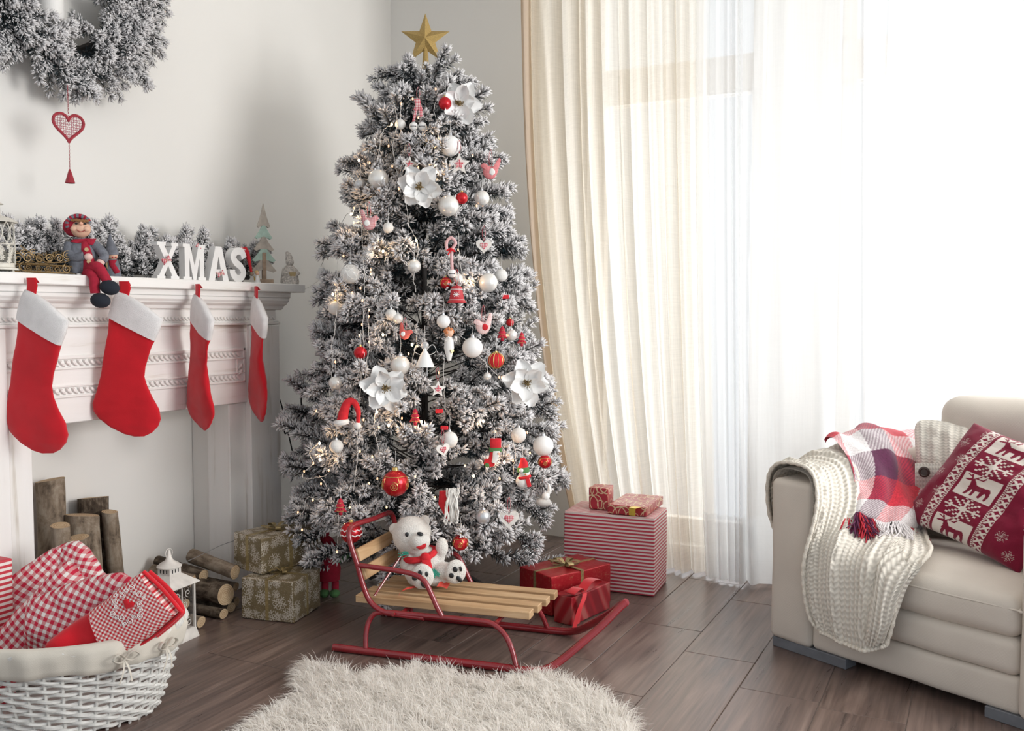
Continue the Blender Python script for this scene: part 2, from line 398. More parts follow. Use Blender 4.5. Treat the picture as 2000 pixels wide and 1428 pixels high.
fb('fascia',DWH,(WXL+.002,-2.572,YL-.05,YR+.035,1.166,1.19))
b=MB(); # cove moulding profile swept along Y
prof=[(-2.572,1.166),(-2.574,1.155),(-2.582,1.147),(-2.584,1.143),(-2.592,1.138),(-2.603,1.133),(-2.608,1.122),(-2.62,1.118)]
y0,y1=YL-.03-fy,YR+.025-fy
pts=np.array([[[x-fx,y,z] for y in(y0,y1)] for x,z in prof]); b.grid(pts[::-1]); 
b.prism([(y0,1.118),(y0,1.166),(y1,1.166),(y1,1.118)],.001,[[0,1,0],[1,0,0],[0,0,1]],(-2.62-fx,0,0)); b.bx(-2.84-fx,-2.62-fx,y0,y1,1.118,1.166)
e=[(x-fx,z) for x,z in prof]+[(-2.63-fx,1.118),(-2.63-fx,1.166)]
for y in(y0,y1): b.prism(e,.002,None,(0,y,0))
b.build('cornice',DWH,fp,smooth=False)
fb('frieze',DWH,(WXL+.002,-2.62,YL+.003,YR-.003,.749,1.118))
fb('ledge',DWH,(-2.62,-2.606,YL,YR+.008,1.058,1.068),(-2.62,-2.612,YL,YR+.004,1.068,1.074),bev=.002)
fb('leg',DWV,(WXL+.1,-2.632,2.666,2.757,0,.7485)); fb('leg',DWV,(WXL+.1,-2.632,1.74,1.831,0,.7485))
fb('pilaster',DWV,(WXL+.1,-2.605,2.7575,YR,0,1.056)); fb('pilaster',DWV,(WXL+.1,-2.605,YL,1.7395,0,1.056))
fb('plinth',WALL,(WXL+.001,WXL+.0995,2.68,YR-.01,0,.748)); fb('plinth',WALL,(WXL+.001,WXL+.0995,YL+.01,1.815,0,.748))
def rope(pts,r,seg,name):
    b=MB(); P=np.asarray(pts)
    L=np.r_[0,np.cumsum(np.linalg.norm(np.diff(P,axis=0),axis=1))]; n=int(L[-1]/seg)
    for i in range(n):
        c=np.array([np.interp((i+.5)*seg,L,P[:,k]) for k in range(3)]); c2=np.array([np.interp((i+.6)*seg,L,P[:,k]) for k in range(3)]); t=nrm(c2-c)
        up=np.cross(t,V(1,0,0)); a=nrm(t+up*.9); bb=np.cross(a,V(1,0,0)); rot=np.array([a,bb,V(1,0,0)]).T
        b.ball(c-V(fx,fy,0),(seg*.72,r*.55,r*.6),6,rot)
    return b.build(name,DWH,fp,kind='stuff')
rope([(-2.618,YL+.01,1.083),(-2.618,YR,1.083)],.009,.016,'rope_moulding')
ya,yb,za,zb=1.86,2.742,.832,.968; ya=1.70
b=MB()
for (y0,y1,z0,z1) in((ya,yb,zb-.012,zb),(ya,yb,za,za+.008),(yb-.010,yb,za,zb),(ya,yb,zb-.045,zb-.038),(ya,yb,za+.034,za+.040),(yb-.048,yb-.042,za+.036,zb-.04)): b.bx(-2.62-fx,-2.612-fx,y0-fy,y1-fy,z0,z1,.002)
b.build('panel_frame',DWH,fp,smooth=False)
rope([(-2.617,ya,zb-.025),(-2.617,yb-.026,zb-.025)],.012,.022,'carving'); rope([(-2.617,ya,za+.021),(-2.617,yb-.026,za+.021)],.012,.022,'carving'); rope([(-2.617,yb-.026,za+.03),(-2.617,yb-.026,zb-.035)],.015,.024,'carving')
# ---------------------------------------------------------------- armchair
SF=fabric('cream_upholstery',(.66,.60,.53),700,.5,.05)
SOFT=fabric('cream_upholstery_side',(.66,.60,.53),700,.5,.05)
FOOT=plain('grey_plinth',(.16,.17,.19),.5)
A0=V(-.622,3.053,0); sa=math.atan2(-.417,.909)
ch=thing('armchair','wide cream upholstered armchair with low arms, draped with throws','armchair',A0,sa)
def sb(name,x0,x1,y0,y1,z0,z1,r,crown=(0,0,0),n=10,mt=SF,noise_=.003,label=None):
    return MB().rbox(((x0+x1)/2,(y0+y1)/2,(z0+z1)/2),(x1-x0,y1-y0,z1-z0),r,crown,n,None,0,noise_,7).build(name,mt,ch,merge=True,angle=60,label=label)
aw=.157; W=.79
sb('arm',0,aw,0,.66,.03,.562,.022,(.004,.004,.004)); sb('arm',W,W+aw,-.01,.66,.03,.54,.022,(.004,.004,.004))
sb('base',aw-.003,W+.003,.012,.64,.03,.132,.018,(0,.005,0))
sb('lower_cushion',aw+.002,W-.002,.006,.60,.132,.236,.028,(0,.006,.0))
SCU=sb('seat_cushion',aw+.003,W-.003,.0,.58,.236,.345,.034,(0,.008,.03))
sb('backrest',aw+.002,W-.002,.50,.70,.2,.64,.05,(0,.03,.0))
sb('head_cushion',.285,W+.1,.52,.72,.60,.822,.06,(.01,.015,.01))
sb('back_frame',.02,W+aw-.02,.64,.73,.03,.56,.02)
for (x0,x1,y0,y1) in((.01,.28,.01,.07),(.7,W+aw-.01,.01,.07),(.01,.2,.6,.7),(.75,W+aw-.01,.6,.7)): MB().bx(x0,x1,y0,y1,0,.032,.002).build('foot',FOOT,ch,smooth=False,label='dark grey plastic foot')
b=MB()
def piping(z,y,x0=aw+.02,x1=W-.02): b.tube(cr([(x0-.012,y+.3,z),(x0-.012,y+.02,z),(x0,y,z),((x0+x1)/2,y-.008,z),(x1,y,z),(x1+.012,y+.02,z),(x1+.012,y+.3,z)],5),.0028,6)
piping(.318,.003); b.build('piping',SF,SCU)
# ================================================================ TREE
NEEDLE=plain('needle_green',(.008,.024,.031),.6,var=.5,vs=40)
SNOWM=plain('flocking',(.77,.755,.76),.95,var=.12,vs=60,spec=.1)
BARK=plain('branch_wire',(.035,.03,.028),.8)
def needles(paths,dens,nl,snow,r_,up_bias=.35):
    """paths: list of (pts(m,3), scale); returns verts, tris, material index"""
    V_=[];T_=[];Mi=[];n0=0
    for pts,sc in paths:
        d=np.diff(pts,axis=0); L=np.linalg.norm(d,axis=1); tot=L.sum(); N=int(tot*dens)
        if N<3: continue
        cum=np.r_[0,np.cumsum(L)]; s=r_.uniform(0,tot,N); s[:max(3,N//7)]=tot*r_.uniform(.93,1,max(3,N//7))
        p=np.stack([np.interp(s,cum,pts[:,k]) for k in range(3)],1)
        i=np.clip(np.searchsorted(cum,s)-1,0,len(d)-1); t=d[i]/L[i][:,None]
        q=r_.normal(size=(N,3)); q-=t*(q*t).sum(1)[:,None]; q/=np.linalg.norm(q,axis=1)[:,None]
        fwd=r_.uniform(.35,1.0,N)+np.where(s>tot*.9,r_.uniform(0,1.4,N),0)
        dr=q+t*fwd[:,None]; dr/=np.linalg.norm(dr,axis=1)[:,None]
        ln=nl*sc*r_.uniform(.7,1.1,N)
        tip=p+dr*ln[:,None]; w_=np.cross(dr,r_.normal(size=(N,3))); w_/=np.linalg.norm(w_,axis=1)[:,None]; w2=np.cross(dr,w_)
        sn=r_.random(N)<(snow+up_bias*dr[:,2]+.9*(s/tot-.55)+(.30*np.clip(p[:,0]/.35,0,1)-.18))
        g=~sn; a=g.nonzero()[0]; mid=p[a]+dr[a]*ln[a][:,None]*.5; ww=.0010
        vv=np.stack([p[a],mid+w_[a]*ww,tip[a],mid-w_[a]*ww],1).reshape(-1,3); k=np.arange(len(a))*4+n0
        V_.append(vv); T_.append(np.c_[k,k+1,k+2]);T_.append(np.c_[k,k+2,k+3]); Mi+=[np.zeros(2*len(a),int)]; n0+=len(vv)
        a=sn.nonzero()[0]; m=len(a); j=r_.uniform(.5,.8,m)[:,None]; mid=p[a]+dr[a]*ln[a][:,None]*j; ww=r_.uniform(.0022,.0046,m)[:,None]
        st=p[a]+dr[a]*ln[a][:,None]*.12; tp=tip[a]+dr[a]*.001
        c0,c1,c2=mid+w_[a]*ww,mid-w_[a]*ww*.5+w2[a]*ww*.87,mid-w_[a]*ww*.5-w2[a]*ww*.87
        vv=np.stack([st,c0,c1,c2,tp],1).reshape(-1,3); k=np.arange(m)*5+n0
        for x,y in((1,2),(2,3),(3,1)): T_+=[np.c_[k,k+y,k+x],np.c_[k+4,k+x,k+y]]
        Mi+=[np.ones(6*m,int)]; V_.append(vv); n0+=len(vv)
    return np.concatenate(V_),np.concatenate(T_),np.concatenate(Mi)
def bark_tris(paths,r,V_,n0):
    vs=[];ts=[]
    for pts,sc in paths:
        m=len(pts); a=np.arange(4)*PI/2
        for i in range(m):
            t=nrm(pts[min(i+1,m-1)]-pts[max(i-1,0)]); u=nrm(np.cross(t,V(.1,.2,1))); w_=np.cross(t,u); rr=r*(1-.5*i/m)
            vs.append(pts[i]+rr*(np.outer(np.cos(a),u)+np.outer(np.sin(a),w_)))
        for i in range(m-1):
            for k in range(4):
                A=n0+i*4+k;B=n0+i*4+(k+1)%4; ts+=[(A,B,B+4),(A,B+4,A+4)]
        n0+=4*m
    return (np.concatenate(vs),np.array(ts)) if vs else (np.zeros((0,3)),np.zeros((0,3),int))
def curve3(p0,d0,L,bend,r_,m=6):
    p=[p0]; d=nrm(d0)
    for i in range(m): d=nrm(d+bend/m+r_.normal(size=3)*.05); p.append(p[-1]+d*L/m)
    return np.array(p)
def branch_mesh(L,seed,dens=1500,nl=.034,snow=.35,start=.22,tw=(.07,.125),up=.3):
    r_=np.random.default_rng(seed); lift=r_.uniform(-.25,.45)
    main=curve3(V(0,0,0),V(1,0,r_.uniform(.0,.3)),L,V(0,r_.uniform(-.25,.25),-lift),r_,8)
    P=[(main[int(8*start):],1.)]; x=start*L; sd=1
    while x<L*.93:
        i=x/L*8; p=main[int(i)]+(main[min(int(i)+1,8)]-main[int(i)])*(i%1); t=nrm(main[min(int(i)+1,8)]-main[int(i)])
        side=nrm(np.cross(V(0,0,1),t))*sd; an=r_.uniform(.6,1.0); el=r_.normal()*.38
        d=t*math.cos(an)+side*math.sin(an)*math.cos(el)+V(0,0,1)*math.sin(el)*math.sin(an)
        l=r_.uniform(*tw)*(1-.35*abs(x/L-.55)); tp=curve3(p,d,l,t*.7+V(0,0,r_.uniform(-.5,.4)),r_,4); P.append((tp,1.))
        if r_.random()<.35:
            el=r_.choice([-1,1])*r_.uniform(.7,1.2); d=t*.6+V(0,0,1)*math.sin(el)+side*.3; P.append((curve3(p,d,l*.7,t*.6,r_,3),.9))
        sd=-sd; x+=r_.uniform(.042,.062)
    for k in range(2):                                            # fingers at the tip
        d=nrm(main[-1]-main[-2])+V(0,r_.normal()*.5,r_.normal()*.4); P.append((curve3(main[-2],d,r_.uniform(.06,.10),V(0,0,0),r_,3),1.))
    v,t,mi=needles(P,dens,nl,snow,r_,up)
    bv,bt=bark_tris([(main,1.)]+P[1:],.003,None,len(v))
    return np_mesh('branch',np.r_[v,bv],np.r_[t,bt],[NEEDLE,SNOWM,BARK],np.r_[mi,np.full(len(bt),2)])
TC=V(-2.015,3.12,0)
RZ=[(0,.34),(.05,.42),(.19,.55),(.46,.61),(.71,.55),(.92,.49),(1.21,.41),(1.55,.305),(1.86,.215),(2.03,.17),(2.12,.11),(2.2,.0)]
def Rz(z): return float(np.interp(z,[a for a,_ in RZ],[b for _,b in RZ]))
tree=thing('christmas_tree','tall snow-flocked artificial Christmas tree in the corner between fireplace and curtains','christmas tree',TC)
BV={}
for L in(.17,.25,.34,.44,.54):
    BV[L]=[branch_mesh(L,int(L*100)*10+k,start=.1 if L<.3 else .42) for k in range(4)]
MB().tube([(0,0,.05),(0,0,2.0)],[.017,.008],8).build('trunk',BARK,tree)
b=MB(); 
for k in range(4): a=k*PI/2+.3; b.tube(cr([(0,0,.12),(.12*math.cos(a),.12*math.sin(a),.07),(.24*math.cos(a),.24*math.sin(a),.008)],4),.008,6)
b.build('stand',BARK,tree)
r_=np.random.default_rng(21); nb=0
zs=[];z=.19
while z<1.93: zs.append(z); z+=.062+.012*(z<.5)
for i,z in enumerate(zs):
    Rr=Rz(z); n=int(round(5.2+Rr*11.5)); ph0=r_.uniform(0,2*PI)
    for k in range(n):
        ph=ph0+2*PI*k/n+r_.uniform(-.2,.2); rad=Rr*r_.uniform(.84,1.06)
        tiltup=.05+.25*(z/2.1)+(.55 if z>1.9 else 0)+r_.uniform(-.12,.15); 
        if z<.45: tiltup=max(tiltup,.02)+(.08 if z<.3 else 0)
        # keep clear of walls
        ex=math.cos(ph);ey=math.sin(ph)
        if ex<0: rad=min(rad,(TC[0]+2.80)/-ex)
        if ey>0: rad=min(rad,(3.70-TC[1])/ey)
        L=rad-.03; key=min(BV,key=lambda q:abs(q-L)); sc=L/key
        o=bpy.data.objects.new('branch',BV[key][r_.integers(4)]); COL.objects.link(o); o.parent=tree
        o.location=(.02*ex,.02*ey,z-L*math.sin(tiltup)*.6); o.rotation_euler=(r_.uniform(-.5,.5),-tiltup,ph); s2=min(max(sc,.85),1.15); o.scale=(sc,s2,s2); nb+=1
for k in range(8):                                               # crown tuft
    ph=k*2*PI/7+.3; o=bpy.data.objects.new('branch',BV[.17][k%4]); COL.objects.link(o); o.parent=tree
    up=R(-4 if k%2 else 14); o.location=(0,0,1.985); o.rotation_euler=(0,-up,ph); o.scale=(.9,.9,.9)
print('branches',nb)
def tp(px,py,ex=.0):                                              # point on the tree's outer surface seen at this spot
    d=ray(px,py); best=None
    for t in np.arange(2.4,4.4,.01):
        p=CP+d*t; g=math.hypot(p[0]-TC[0],p[1]-TC[1])-Rz(p[2])-ex
        if g<=0: return p
        if best is None or g<best[0]: best=(g,p)
    return best[1]
# ---------------------------------------------------------------- ornament materials
PEARL=M('pearl_white',(.80,.79,.76),.28,coat=.0) if False else plain('pearl_white',(.78,.77,.74),.25,metal=.35,var=.02)
MATTE=plain('matte_white',(.80,.80,.79),.45,var=.02)
GLIT=plain('glitter_white',(.80,.79,.76),.55,var=.12,vs=900,bump=.8,bs=900,bd=.002)
SILV=plain('silver_satin',(.60,.62,.65),.38,metal=.75,var=.03)
REDB=plain('red_satin_ball',(.50,.012,.02),.22,metal=.45,var=.1)
GOLD=plain('gold_metal',(.62,.44,.16),.35,metal=.9,var=.1)
REDF=plain('red_felt',(.60,.02,.03),.95,var=.12,vs=60,bump=.5,bs=800)
REDG=plain('red_glitter',(.55,.02,.05),.45,metal=.3,var=.35,vs=700,bump=.8,bs=800,bd=.002)
WHF=plain('white_felt',(.80,.79,.77),.95,var=.05,vs=60,bump=.5,bs=700)
GREF=plain('green_felt',(.08,.20,.07),.95,var=.12)
BLK=plain('black_plastic',(.01,.012,.015),.4,var=0)
SKIN=plain('doll_skin',(.72,.45,.32),.6,var=.05)
WWOOD=plain('white_washed_wood',(.72,.70,.66),.6,var=.12,vs=50,bump=.3)
THREAD=plain('thread',(.75,.74,.72),.8,var=0)
WIRE=plain('light_wire',(.62,.60,.57),.5,var=0)
def gingham(name,red=(.50,.02,.06),white=(.82,.80,.77),k=90,coord='Object',ax=(0,2),rot=0,soft=False):
    m=M(name,red,.9,spec=.1); v=m.co(coord,rot=(0,0,0)); c=m.xyz(v); x,y=c[ax[0]],c[ax[1]]
    if rot: cs,sn=math.cos(rot),math.sin(rot); x,y=x*cs-y*sn,x*sn+y*cs
    a=(x*k).mod(1.)<.5; b=(y*k).mod(1.)<.5; f=(a+b)*.5
    nz=m.noise(v,k*.6,2); tw=(x*(k*9)).sin()*(y*(k*9)).sin()
    m.set('Base Color',m.ramp(f,[(.0,white),(.5,tuple((r*.68+w_*.32) for r,w_ in zip(red,white))),(1,red)])); m.bump(tw,.2,.0006); return m.m
GIN=gingham('gingham_small',(.50,.015,.05),(.8,.72,.7),k=170); GINP=gingham('gingham_pink',(.60,.10,.13),(.75,.42,.40),k=300)
def frame(out,n_=None): return out
def puff(b,out,t,mi=0,o=(0,0,0),lv=(1,.94,.82,.6,.3,0),cen=None,p=1.):   # cushioned shape from an outline (x,z), depth y
    out=np.asarray(out,float); c=out.mean(0) if cen is None else np.asarray(cen); n=len(out)
    for sg in(-1,1):
        P=[]
        for s in lv: h=t/2*(1-s**2.2)**.5 if s<1 else 0; q=c+(out-c)*s; P.append(np.c_[q[:,0],np.full(n,sg*h),q[:,1]])
        P=np.array(P); 
        if sg>0: P=P[::-1]
        b.grid(P+np.asarray(o,float),mi,cv=True)
    return b
def heart_out(s,n=36):
    t=np.linspace(0,2*PI,n,endpoint=False); x=16*np.sin(t)**3; y=13*np.cos(t)-5*np.cos(2*t)-2*np.cos(3*t)-np.cos(4*t)
    return np.c_[x,y]/32.*s
def star_out(s,k=.45,n=5,rot=0): return np.array([[ (s if i%2==0 else s*k)*math.sin(rot+i*PI/n),(s if i%2==0 else s*k)*math.cos(rot+i*PI/n)] for i in range(2*n)])
def loopcord(o,z0,z1,mt,w_=.003,ang=.006,name='hanging_ribbon'):
    b=MB(); b.tube(cr([(0,0,z0),(-ang,0,(z0+z1)/2),(0,0,z1),(ang,0,(z0+z1)/2),(0,0,z0)],6),w_,6,flat=.3); return b.build(name,mt,o)
ORI=YW
def orn(name,label,cat,px,py,ex=.015,rz=0,group=None):
    p=tp(px,py,ex); o=thing(name,label,cat,p,ORI+rz,group); return o,np.linalg.norm(p-CP)/1830.
ball_cache={}
def bauble(px,py,rp,mt,label,cap=SILV,ex=.02,string=.05,deco=None,thr=THREAD):
    o,s=orn('bauble',label,'bauble',px,py,ex); r=rp*s
    MB().ball((0,0,0),r,32).build('ball',mt,o)
    cp_=MB().lathe([(0,r*1.22),(r*.17,r*1.2),(r*.19,r*1.12),(r*.22,r*.95)],12).build('cap',cap,o)
    b=MB(); b.tube([(r*.07*math.cos(a),0,r*1.27+r*.08*math.sin(a)) for a in np.arange(8)*PI/4],.0008,5,closed=True); b.tube(cr([(0,0,r*1.3),(.002,0,r*1.3+string*.6),(0,.012,r*1.3+string)],4),.0006,5); b.build('hook',thr,cp_)
    if deco: deco(o,r)
    return o
def stripes_gold(o,r):
    b=MB()
    for a in np.arange(0,PI,PI/5):
        b.tube([rotz(a)@V(r*1.012*math.sin(t),0,r*1.012*math.cos(t)) for t in np.arange(32)*PI/16],.0016,5,closed=True)
    b.build('gold_stripe',GOLD,o)
def scrolls(o,r):
    b=MB()
    for a in np.arange(5)*2*PI/5:
        pts=[]
        for t in np.linspace(.3,4.6*PI,34):
            q=.36*t/(4.6*PI); pts.append((q*math.cos(t)+0.,q*math.sin(t)-.12))
        pts=[(p[0],p[1]) for p in pts]+[(.42,.15),(.40,.45),(.3,.62)]
        P=[]
        for u,v in pts: P.append(rotz(a)@V(r*1.01*math.sin(u)*math.cos(v),-r*1.01*math.cos(u)*math.cos(v),r*1.01*math.sin(v)))
        b.tube(P,max(.0009,r*.025),5)
    b.tube([V(r*.83*math.cos(t),r*.83*math.sin(t),r*.58) for t in np.arange(40)*PI/20],max(.0009,r*.025),5,closed=True)
    b.build('gold_scroll',GOLD,o)
def zigzag(o,r):
    b=MB()
    for zz in(.25,-.2):
        P=[]
        for i in range(24): a=i*2*PI/24; z=zz+.12*(i%2); q=math.sqrt(1-z*z); P.append(V(q*math.cos(a),q*math.sin(a),z)*r*1.01)
        b.tube(P,.0022,5,closed=True)
    b.build('white_zigzag',MATTE,o)
def swirl(o,r):
    b=MB(); q=np.random.default_rng(3)
    for k in range(9):
        ax=nrm(q.normal(size=3)); rot=rotm(ax,q.uniform(0,3)); rr=r*q.uniform(.55,1.005); h=math.sqrt(max(0,1.01*r*r-rr*rr))
        b.tube([rot@V(rr*math.cos(t),rr*math.sin(t),h) for t in np.arange(30)*PI/15],.0009,5,closed=True)
    b.build('white_swirl',MATTE,o)
gm=M('clear_ball',(.85,.85,.83),.08); tr=gm.n('BsdfTransparent'); mx=gm.n('MixShader'); mx.inputs[0].default_value=.55
gm.nt.links.new(gm.b.outputs[0],mx.inputs[2]); gm.nt.links.new(tr.outputs[0],mx.inputs[1]); gm.nt.links.new(mx.outputs[0],gm.nt.nodes['Material Output'].inputs[0]); CLEAR=gm.m
TAB=[
(782,243,10,GLIT,'small glittery white bauble beside the two bells near the tree top'),
(879,285,20,MATTE,'large matte white bauble high on the tree, under the top flower'),
(739,350,19.5,PEARL,'large pearl bauble at the upper left edge of the tree'),
(704,360,11,SILV,'small silvery bauble tucked left of the upper pearl bauble'),
(876,402,20.5,PEARL,'large pearl bauble hanging beside the small red ball at mid height'),
(941,387,15,PEARL,'medium pearl bauble at the upper right edge of the tree'),
(758,445,10.5,GLIT,'small white glitter bauble right of the red gingham bird'),
(721,497,10,GLIT,'small white glitter bauble above the clear glass ball'),
(809,520,13.5,PEARL,'cream pearl bauble hanging alone in the tree centre'),
(979,538,12.5,GLIT,'white glitter bauble dangling on the right edge by the curtain'),
(953,552,19.5,PEARL,'large pearl bauble right of the red bell'),
(895,544,10.5,PEARL,'small pearl bauble just behind the red bell ribbon'),
(764,614,11,GLIT,'left one of two touching white baubles above the red bird'),
(777,622,10.5,PEARL,'right one of two touching white baubles above the red bird'),
(866,628,13.5,MATTE,'cream matte bauble above the hanging white angel doll'),
(923,679,20.5,MATTE,'large milky white bauble below the white fabric bird'),
(999,655,11.5,PEARL,'pearl bauble between the two small red trees on the right edge'),
(782,714,19.5,PEARL,'large silvery pearl bauble half hidden by the left magnolia'),
(655,748,13,PEARL,'pearl bauble dangling on a long thread at the left edge'),
(657,872,13.5,GLIT,'glittery cream bauble hanging below the red santa hat'),
(878,859,16.5,GLIT,'glittery white bauble behind the middle wooden heart'),
(1013,850,15.5,GLIT,'white glitter bauble above the snowman ornament'),
(1061,871,20.5,MATTE,'large matte white bauble at the lower right edge of the tree'),
(944,1009,14.5,SILV,'silver blue bauble low on the tree left of the lowest heart'),
(797,1024,21,SILV,'large silver bauble behind the white bear head'),
(952,735,8,PEARL,'tiny pearl bauble between the velvet ball and right magnolia')]
for px,py,rp,mt,lb in TAB: bauble(px,py,rp,mt,lb,ex=-.03 if py==1024 else .03 if rp>12 else .02)
bauble(869,202,12.5,REDB,'plain red bauble in front of the top white flower',GOLD,ex=.05)
bauble(902,387,12,REDB,'plain red bauble touching the large pearl bauble at mid height',GOLD,ex=.04)
bauble(704,689,13,REDB,'plain dark red bauble on the left side below the fairy wires',GOLD,ex=.03)
bauble(969,704,15.5,REDF,'red velvet bauble with vertical gold stripes',GOLD,ex=.04,deco=stripes_gold)
bauble(996,630,8,REDB,'tiny dark red bauble on the right edge above the small red trees',GOLD,ex=.02)
bauble(871,553,12,REDB,'dark red bauble half hidden left of the red bell',GOLD,ex=.0,deco=scrolls)
bauble(1064,902,13.5,REDB,'red bauble with gold lines beneath the large matte white bauble',GOLD,ex=.03,deco=scrolls)
bauble(772,944,26,REDB,'biggest red bauble with gold scrolls, low in the tree centre',GOLD,ex=.05,deco=scrolls)
bauble(899,1060,15.5,REDB,'red bauble with gold scrolls above the far armrest of the sled',GOLD,ex=.03,deco=scrolls)
bauble(686,1040,21,REDB,'dark red bauble with white zigzag bands behind the sled backrest',GOLD,ex=.03,deco=zigzag)
bauble(684,535,19,CLEAR,'clear glass bauble with white swirls on the left side',SILV,ex=.02,deco=swirl)
bauble(655,602,14,CLEAR,'clear champagne bauble at the left edge below the glass swirl ball',GOLD,ex=.02)
# jingle bells
def jingle(px,py,rp,lb):
    o,s=orn('jingle_bell',lb,'bell',px,py,.03); r=rp*s
    MB().ball((0,0,0),r,20).build('shell',MATTE,o); b=MB(); b.tube([V(r*1.0*math.sin(t),-r*1.01*math.cos(t),-r*.1) for t in np.linspace(-.7,.7,9)],.0011,5); b.ball((r*.55,-r*.84,-r*.1),.0022,6); b.ball((-r*.55,-r*.84,-r*.1),.0022,6); b.build('slot',BLK,o,label='dark slot')
    MB().tube([V(.003*math.cos(a),0,r+.003*math.sin(a)) for a in np.arange(8)*PI/4],.001,5,closed=True).build('loop',SILV,o)
jingle(808,247,8.5,'left of two white jingle bells near the tree top'); jingle(825,247,8.5,'right of two white jingle bells near the tree top'); jingle(883,534,9,'white jingle bell hanging beneath the candy cane')
# magnolias
m=M('silk_petal',(.80,.79,.78),.32,spec=.5); v=m.co(); m.set('Base Color',m.ramp(m.noise(v,18,4),[(.3,(.78,.78,.775)),(.7,(.90,.895,.88))])); m.set('Subsurface Weight',.0); m.set('Sheen Weight',.3); m.bump(m.noise(v,25,3),.25,.004); SILK=m.m
def petal(L,W_,cup,lift,seed,nu=9,nv=9):
    q=np.random.default_rng(seed); P=np.zeros((nu,nv,3)); ww=q.uniform(-1,1,4)
    for i in range(nu):
        u=i/(nu-1); w_=W_*(math.sin(PI*(.08+.84*u))**.7)*(1-.25*u*(u>.8)); 
        for j in range(nv):
            v=j/(nv-1)*2-1; x=u*L; y=v*w_/2; z=lift*L*u**1.5-cup*L*(u-.3)**2*.0+cup*L*(v*v)*.5*(u**.5)+.085*L*math.sin(5*v*ww[0]+4*u+ww[1]*3)*u - cup*L*.35*u**3*(ww[2]*.5+.5)
            P[i,j]=(x,y,z)
    return P
def flower(px,py,rp,lb,tilt=(0,0),seed=1,ex=.04):
    o,s=orn('silk_magnolia',lb,'flower',px,py,ex); r=rp*s; q=np.random.default_rng(seed)
    base=rotm((1,0,0),PI/2+tilt[0])@rotm((0,1,0),0); base=rotm((0,0,1),tilt[1])@base   # petals lie in local xz facing -y
    k=0
    for ring,(n,Lf,wf,cup,lift,z0) in enumerate(((6,1.,.74,.30,.12,0),(5,.74,.62,.55,.50,.03))):
        for i in range(n):
            a=2*PI*i/n+ring*.6+q.uniform(-.15,.15)+seed; P=petal(r*Lf*q.uniform(.9,1.08),r*wf,cup,lift*q.uniform(.7,1.3),seed*20+k); k+=1
            P=P@rotz(a).T; P[...,2]+=z0*r; P=P@base.T
            MB().grid(P).build('petal',SILK,o,angle=80)
    b=MB()
    for i in range(46):
        a=q.uniform(0,2*PI); e=q.uniform(0,.9); d=V(math.sin(e)*math.cos(a),math.sin(e)*math.sin(a),math.cos(e)); l=r*q.uniform(.2,.27)
        b.tube([base@(d*r*.03+V(0,0,.05*r)),base@(d*l+V(0,0,.08*r))],.0011,4); b.ball(base@(d*l+V(0,0,.08*r)),.0022,5)
    b.ball(base@V(0,0,.1*r),r*.1,8); b.build('stamens',plain('stamen_brown',(.20,.14,.06),.6,metal=.3,var=.4,vs=300),o)
flower(897,203,43,'white silk magnolia near the top of the tree behind a red bauble',(.05,.05),2,.045)
flower(820,365,46,'white glossy poinsettia flower in the upper middle of the tree',(.05,0),3,.05)
flower(753,757,49,'white silk magnolia on the left side below mid height',(.15,.2),5,.06)
flower(1028,748,48,'white silk magnolia on the right edge against the curtain',(0,.15),4,.05)
# wooden hearts, stars
def woodheart(px,py,wp,lb,rz=0,tiltz=0):
    o,s=orn('wooden_heart',lb,'heart ornament',px,py,.05,rz); w_=wp*s; h=heart_out(w_,40)
    if tiltz: c,s_=math.cos(tiltz),math.sin(tiltz); h=h@np.array([[c,-s_],[s_,c]]).T
    MB().prism(h,.007).build('board',WWOOD,o,smooth=False); b=MB(); puff(b,h*.5,.008,0,(0,-.004,0)); b.build('padding',GIN,o,label='red gingham heart in the middle')
    loopcord(o,w_*.3,w_*.3+.055,GIN)
woodheart(945,480,31,'white wooden heart with gingham centre on the upper right of the tree')
woodheart(865,878,29,'white wooden heart with gingham centre in the middle, a glitter bauble behind it',.5,.15)
woodheart(994,1013,40,'largest white wooden heart with gingham centre, lowest on the tree')
def woodstar(px,py,rp,lb,rz=0,rot=0):
    o,s=orn('wooden_star',lb,'star ornament',px,py,.045,rz); r=rp*s
    MB().prism(star_out(r,.46,rot=rot),.007).build('board',WWOOD,o,smooth=False); b=MB(); b.prism(star_out(r*.48,.46,rot=rot),.004,None,(0,-.005,0)); b.build('inlay',GIN,o,smooth=False,label='red gingham star in the middle')
    loopcord(o,r*.9,r*.9+.05,GIN,.0025)
woodstar(799,321,16,'white wooden star peeking over the upper poinsettia',.3,.1)
woodstar(897,321,22,'white wooden star with gingham centre on the upper right')
woodstar(855,760,17,'white wooden star with gingham centre in the lower middle',.35,.05)
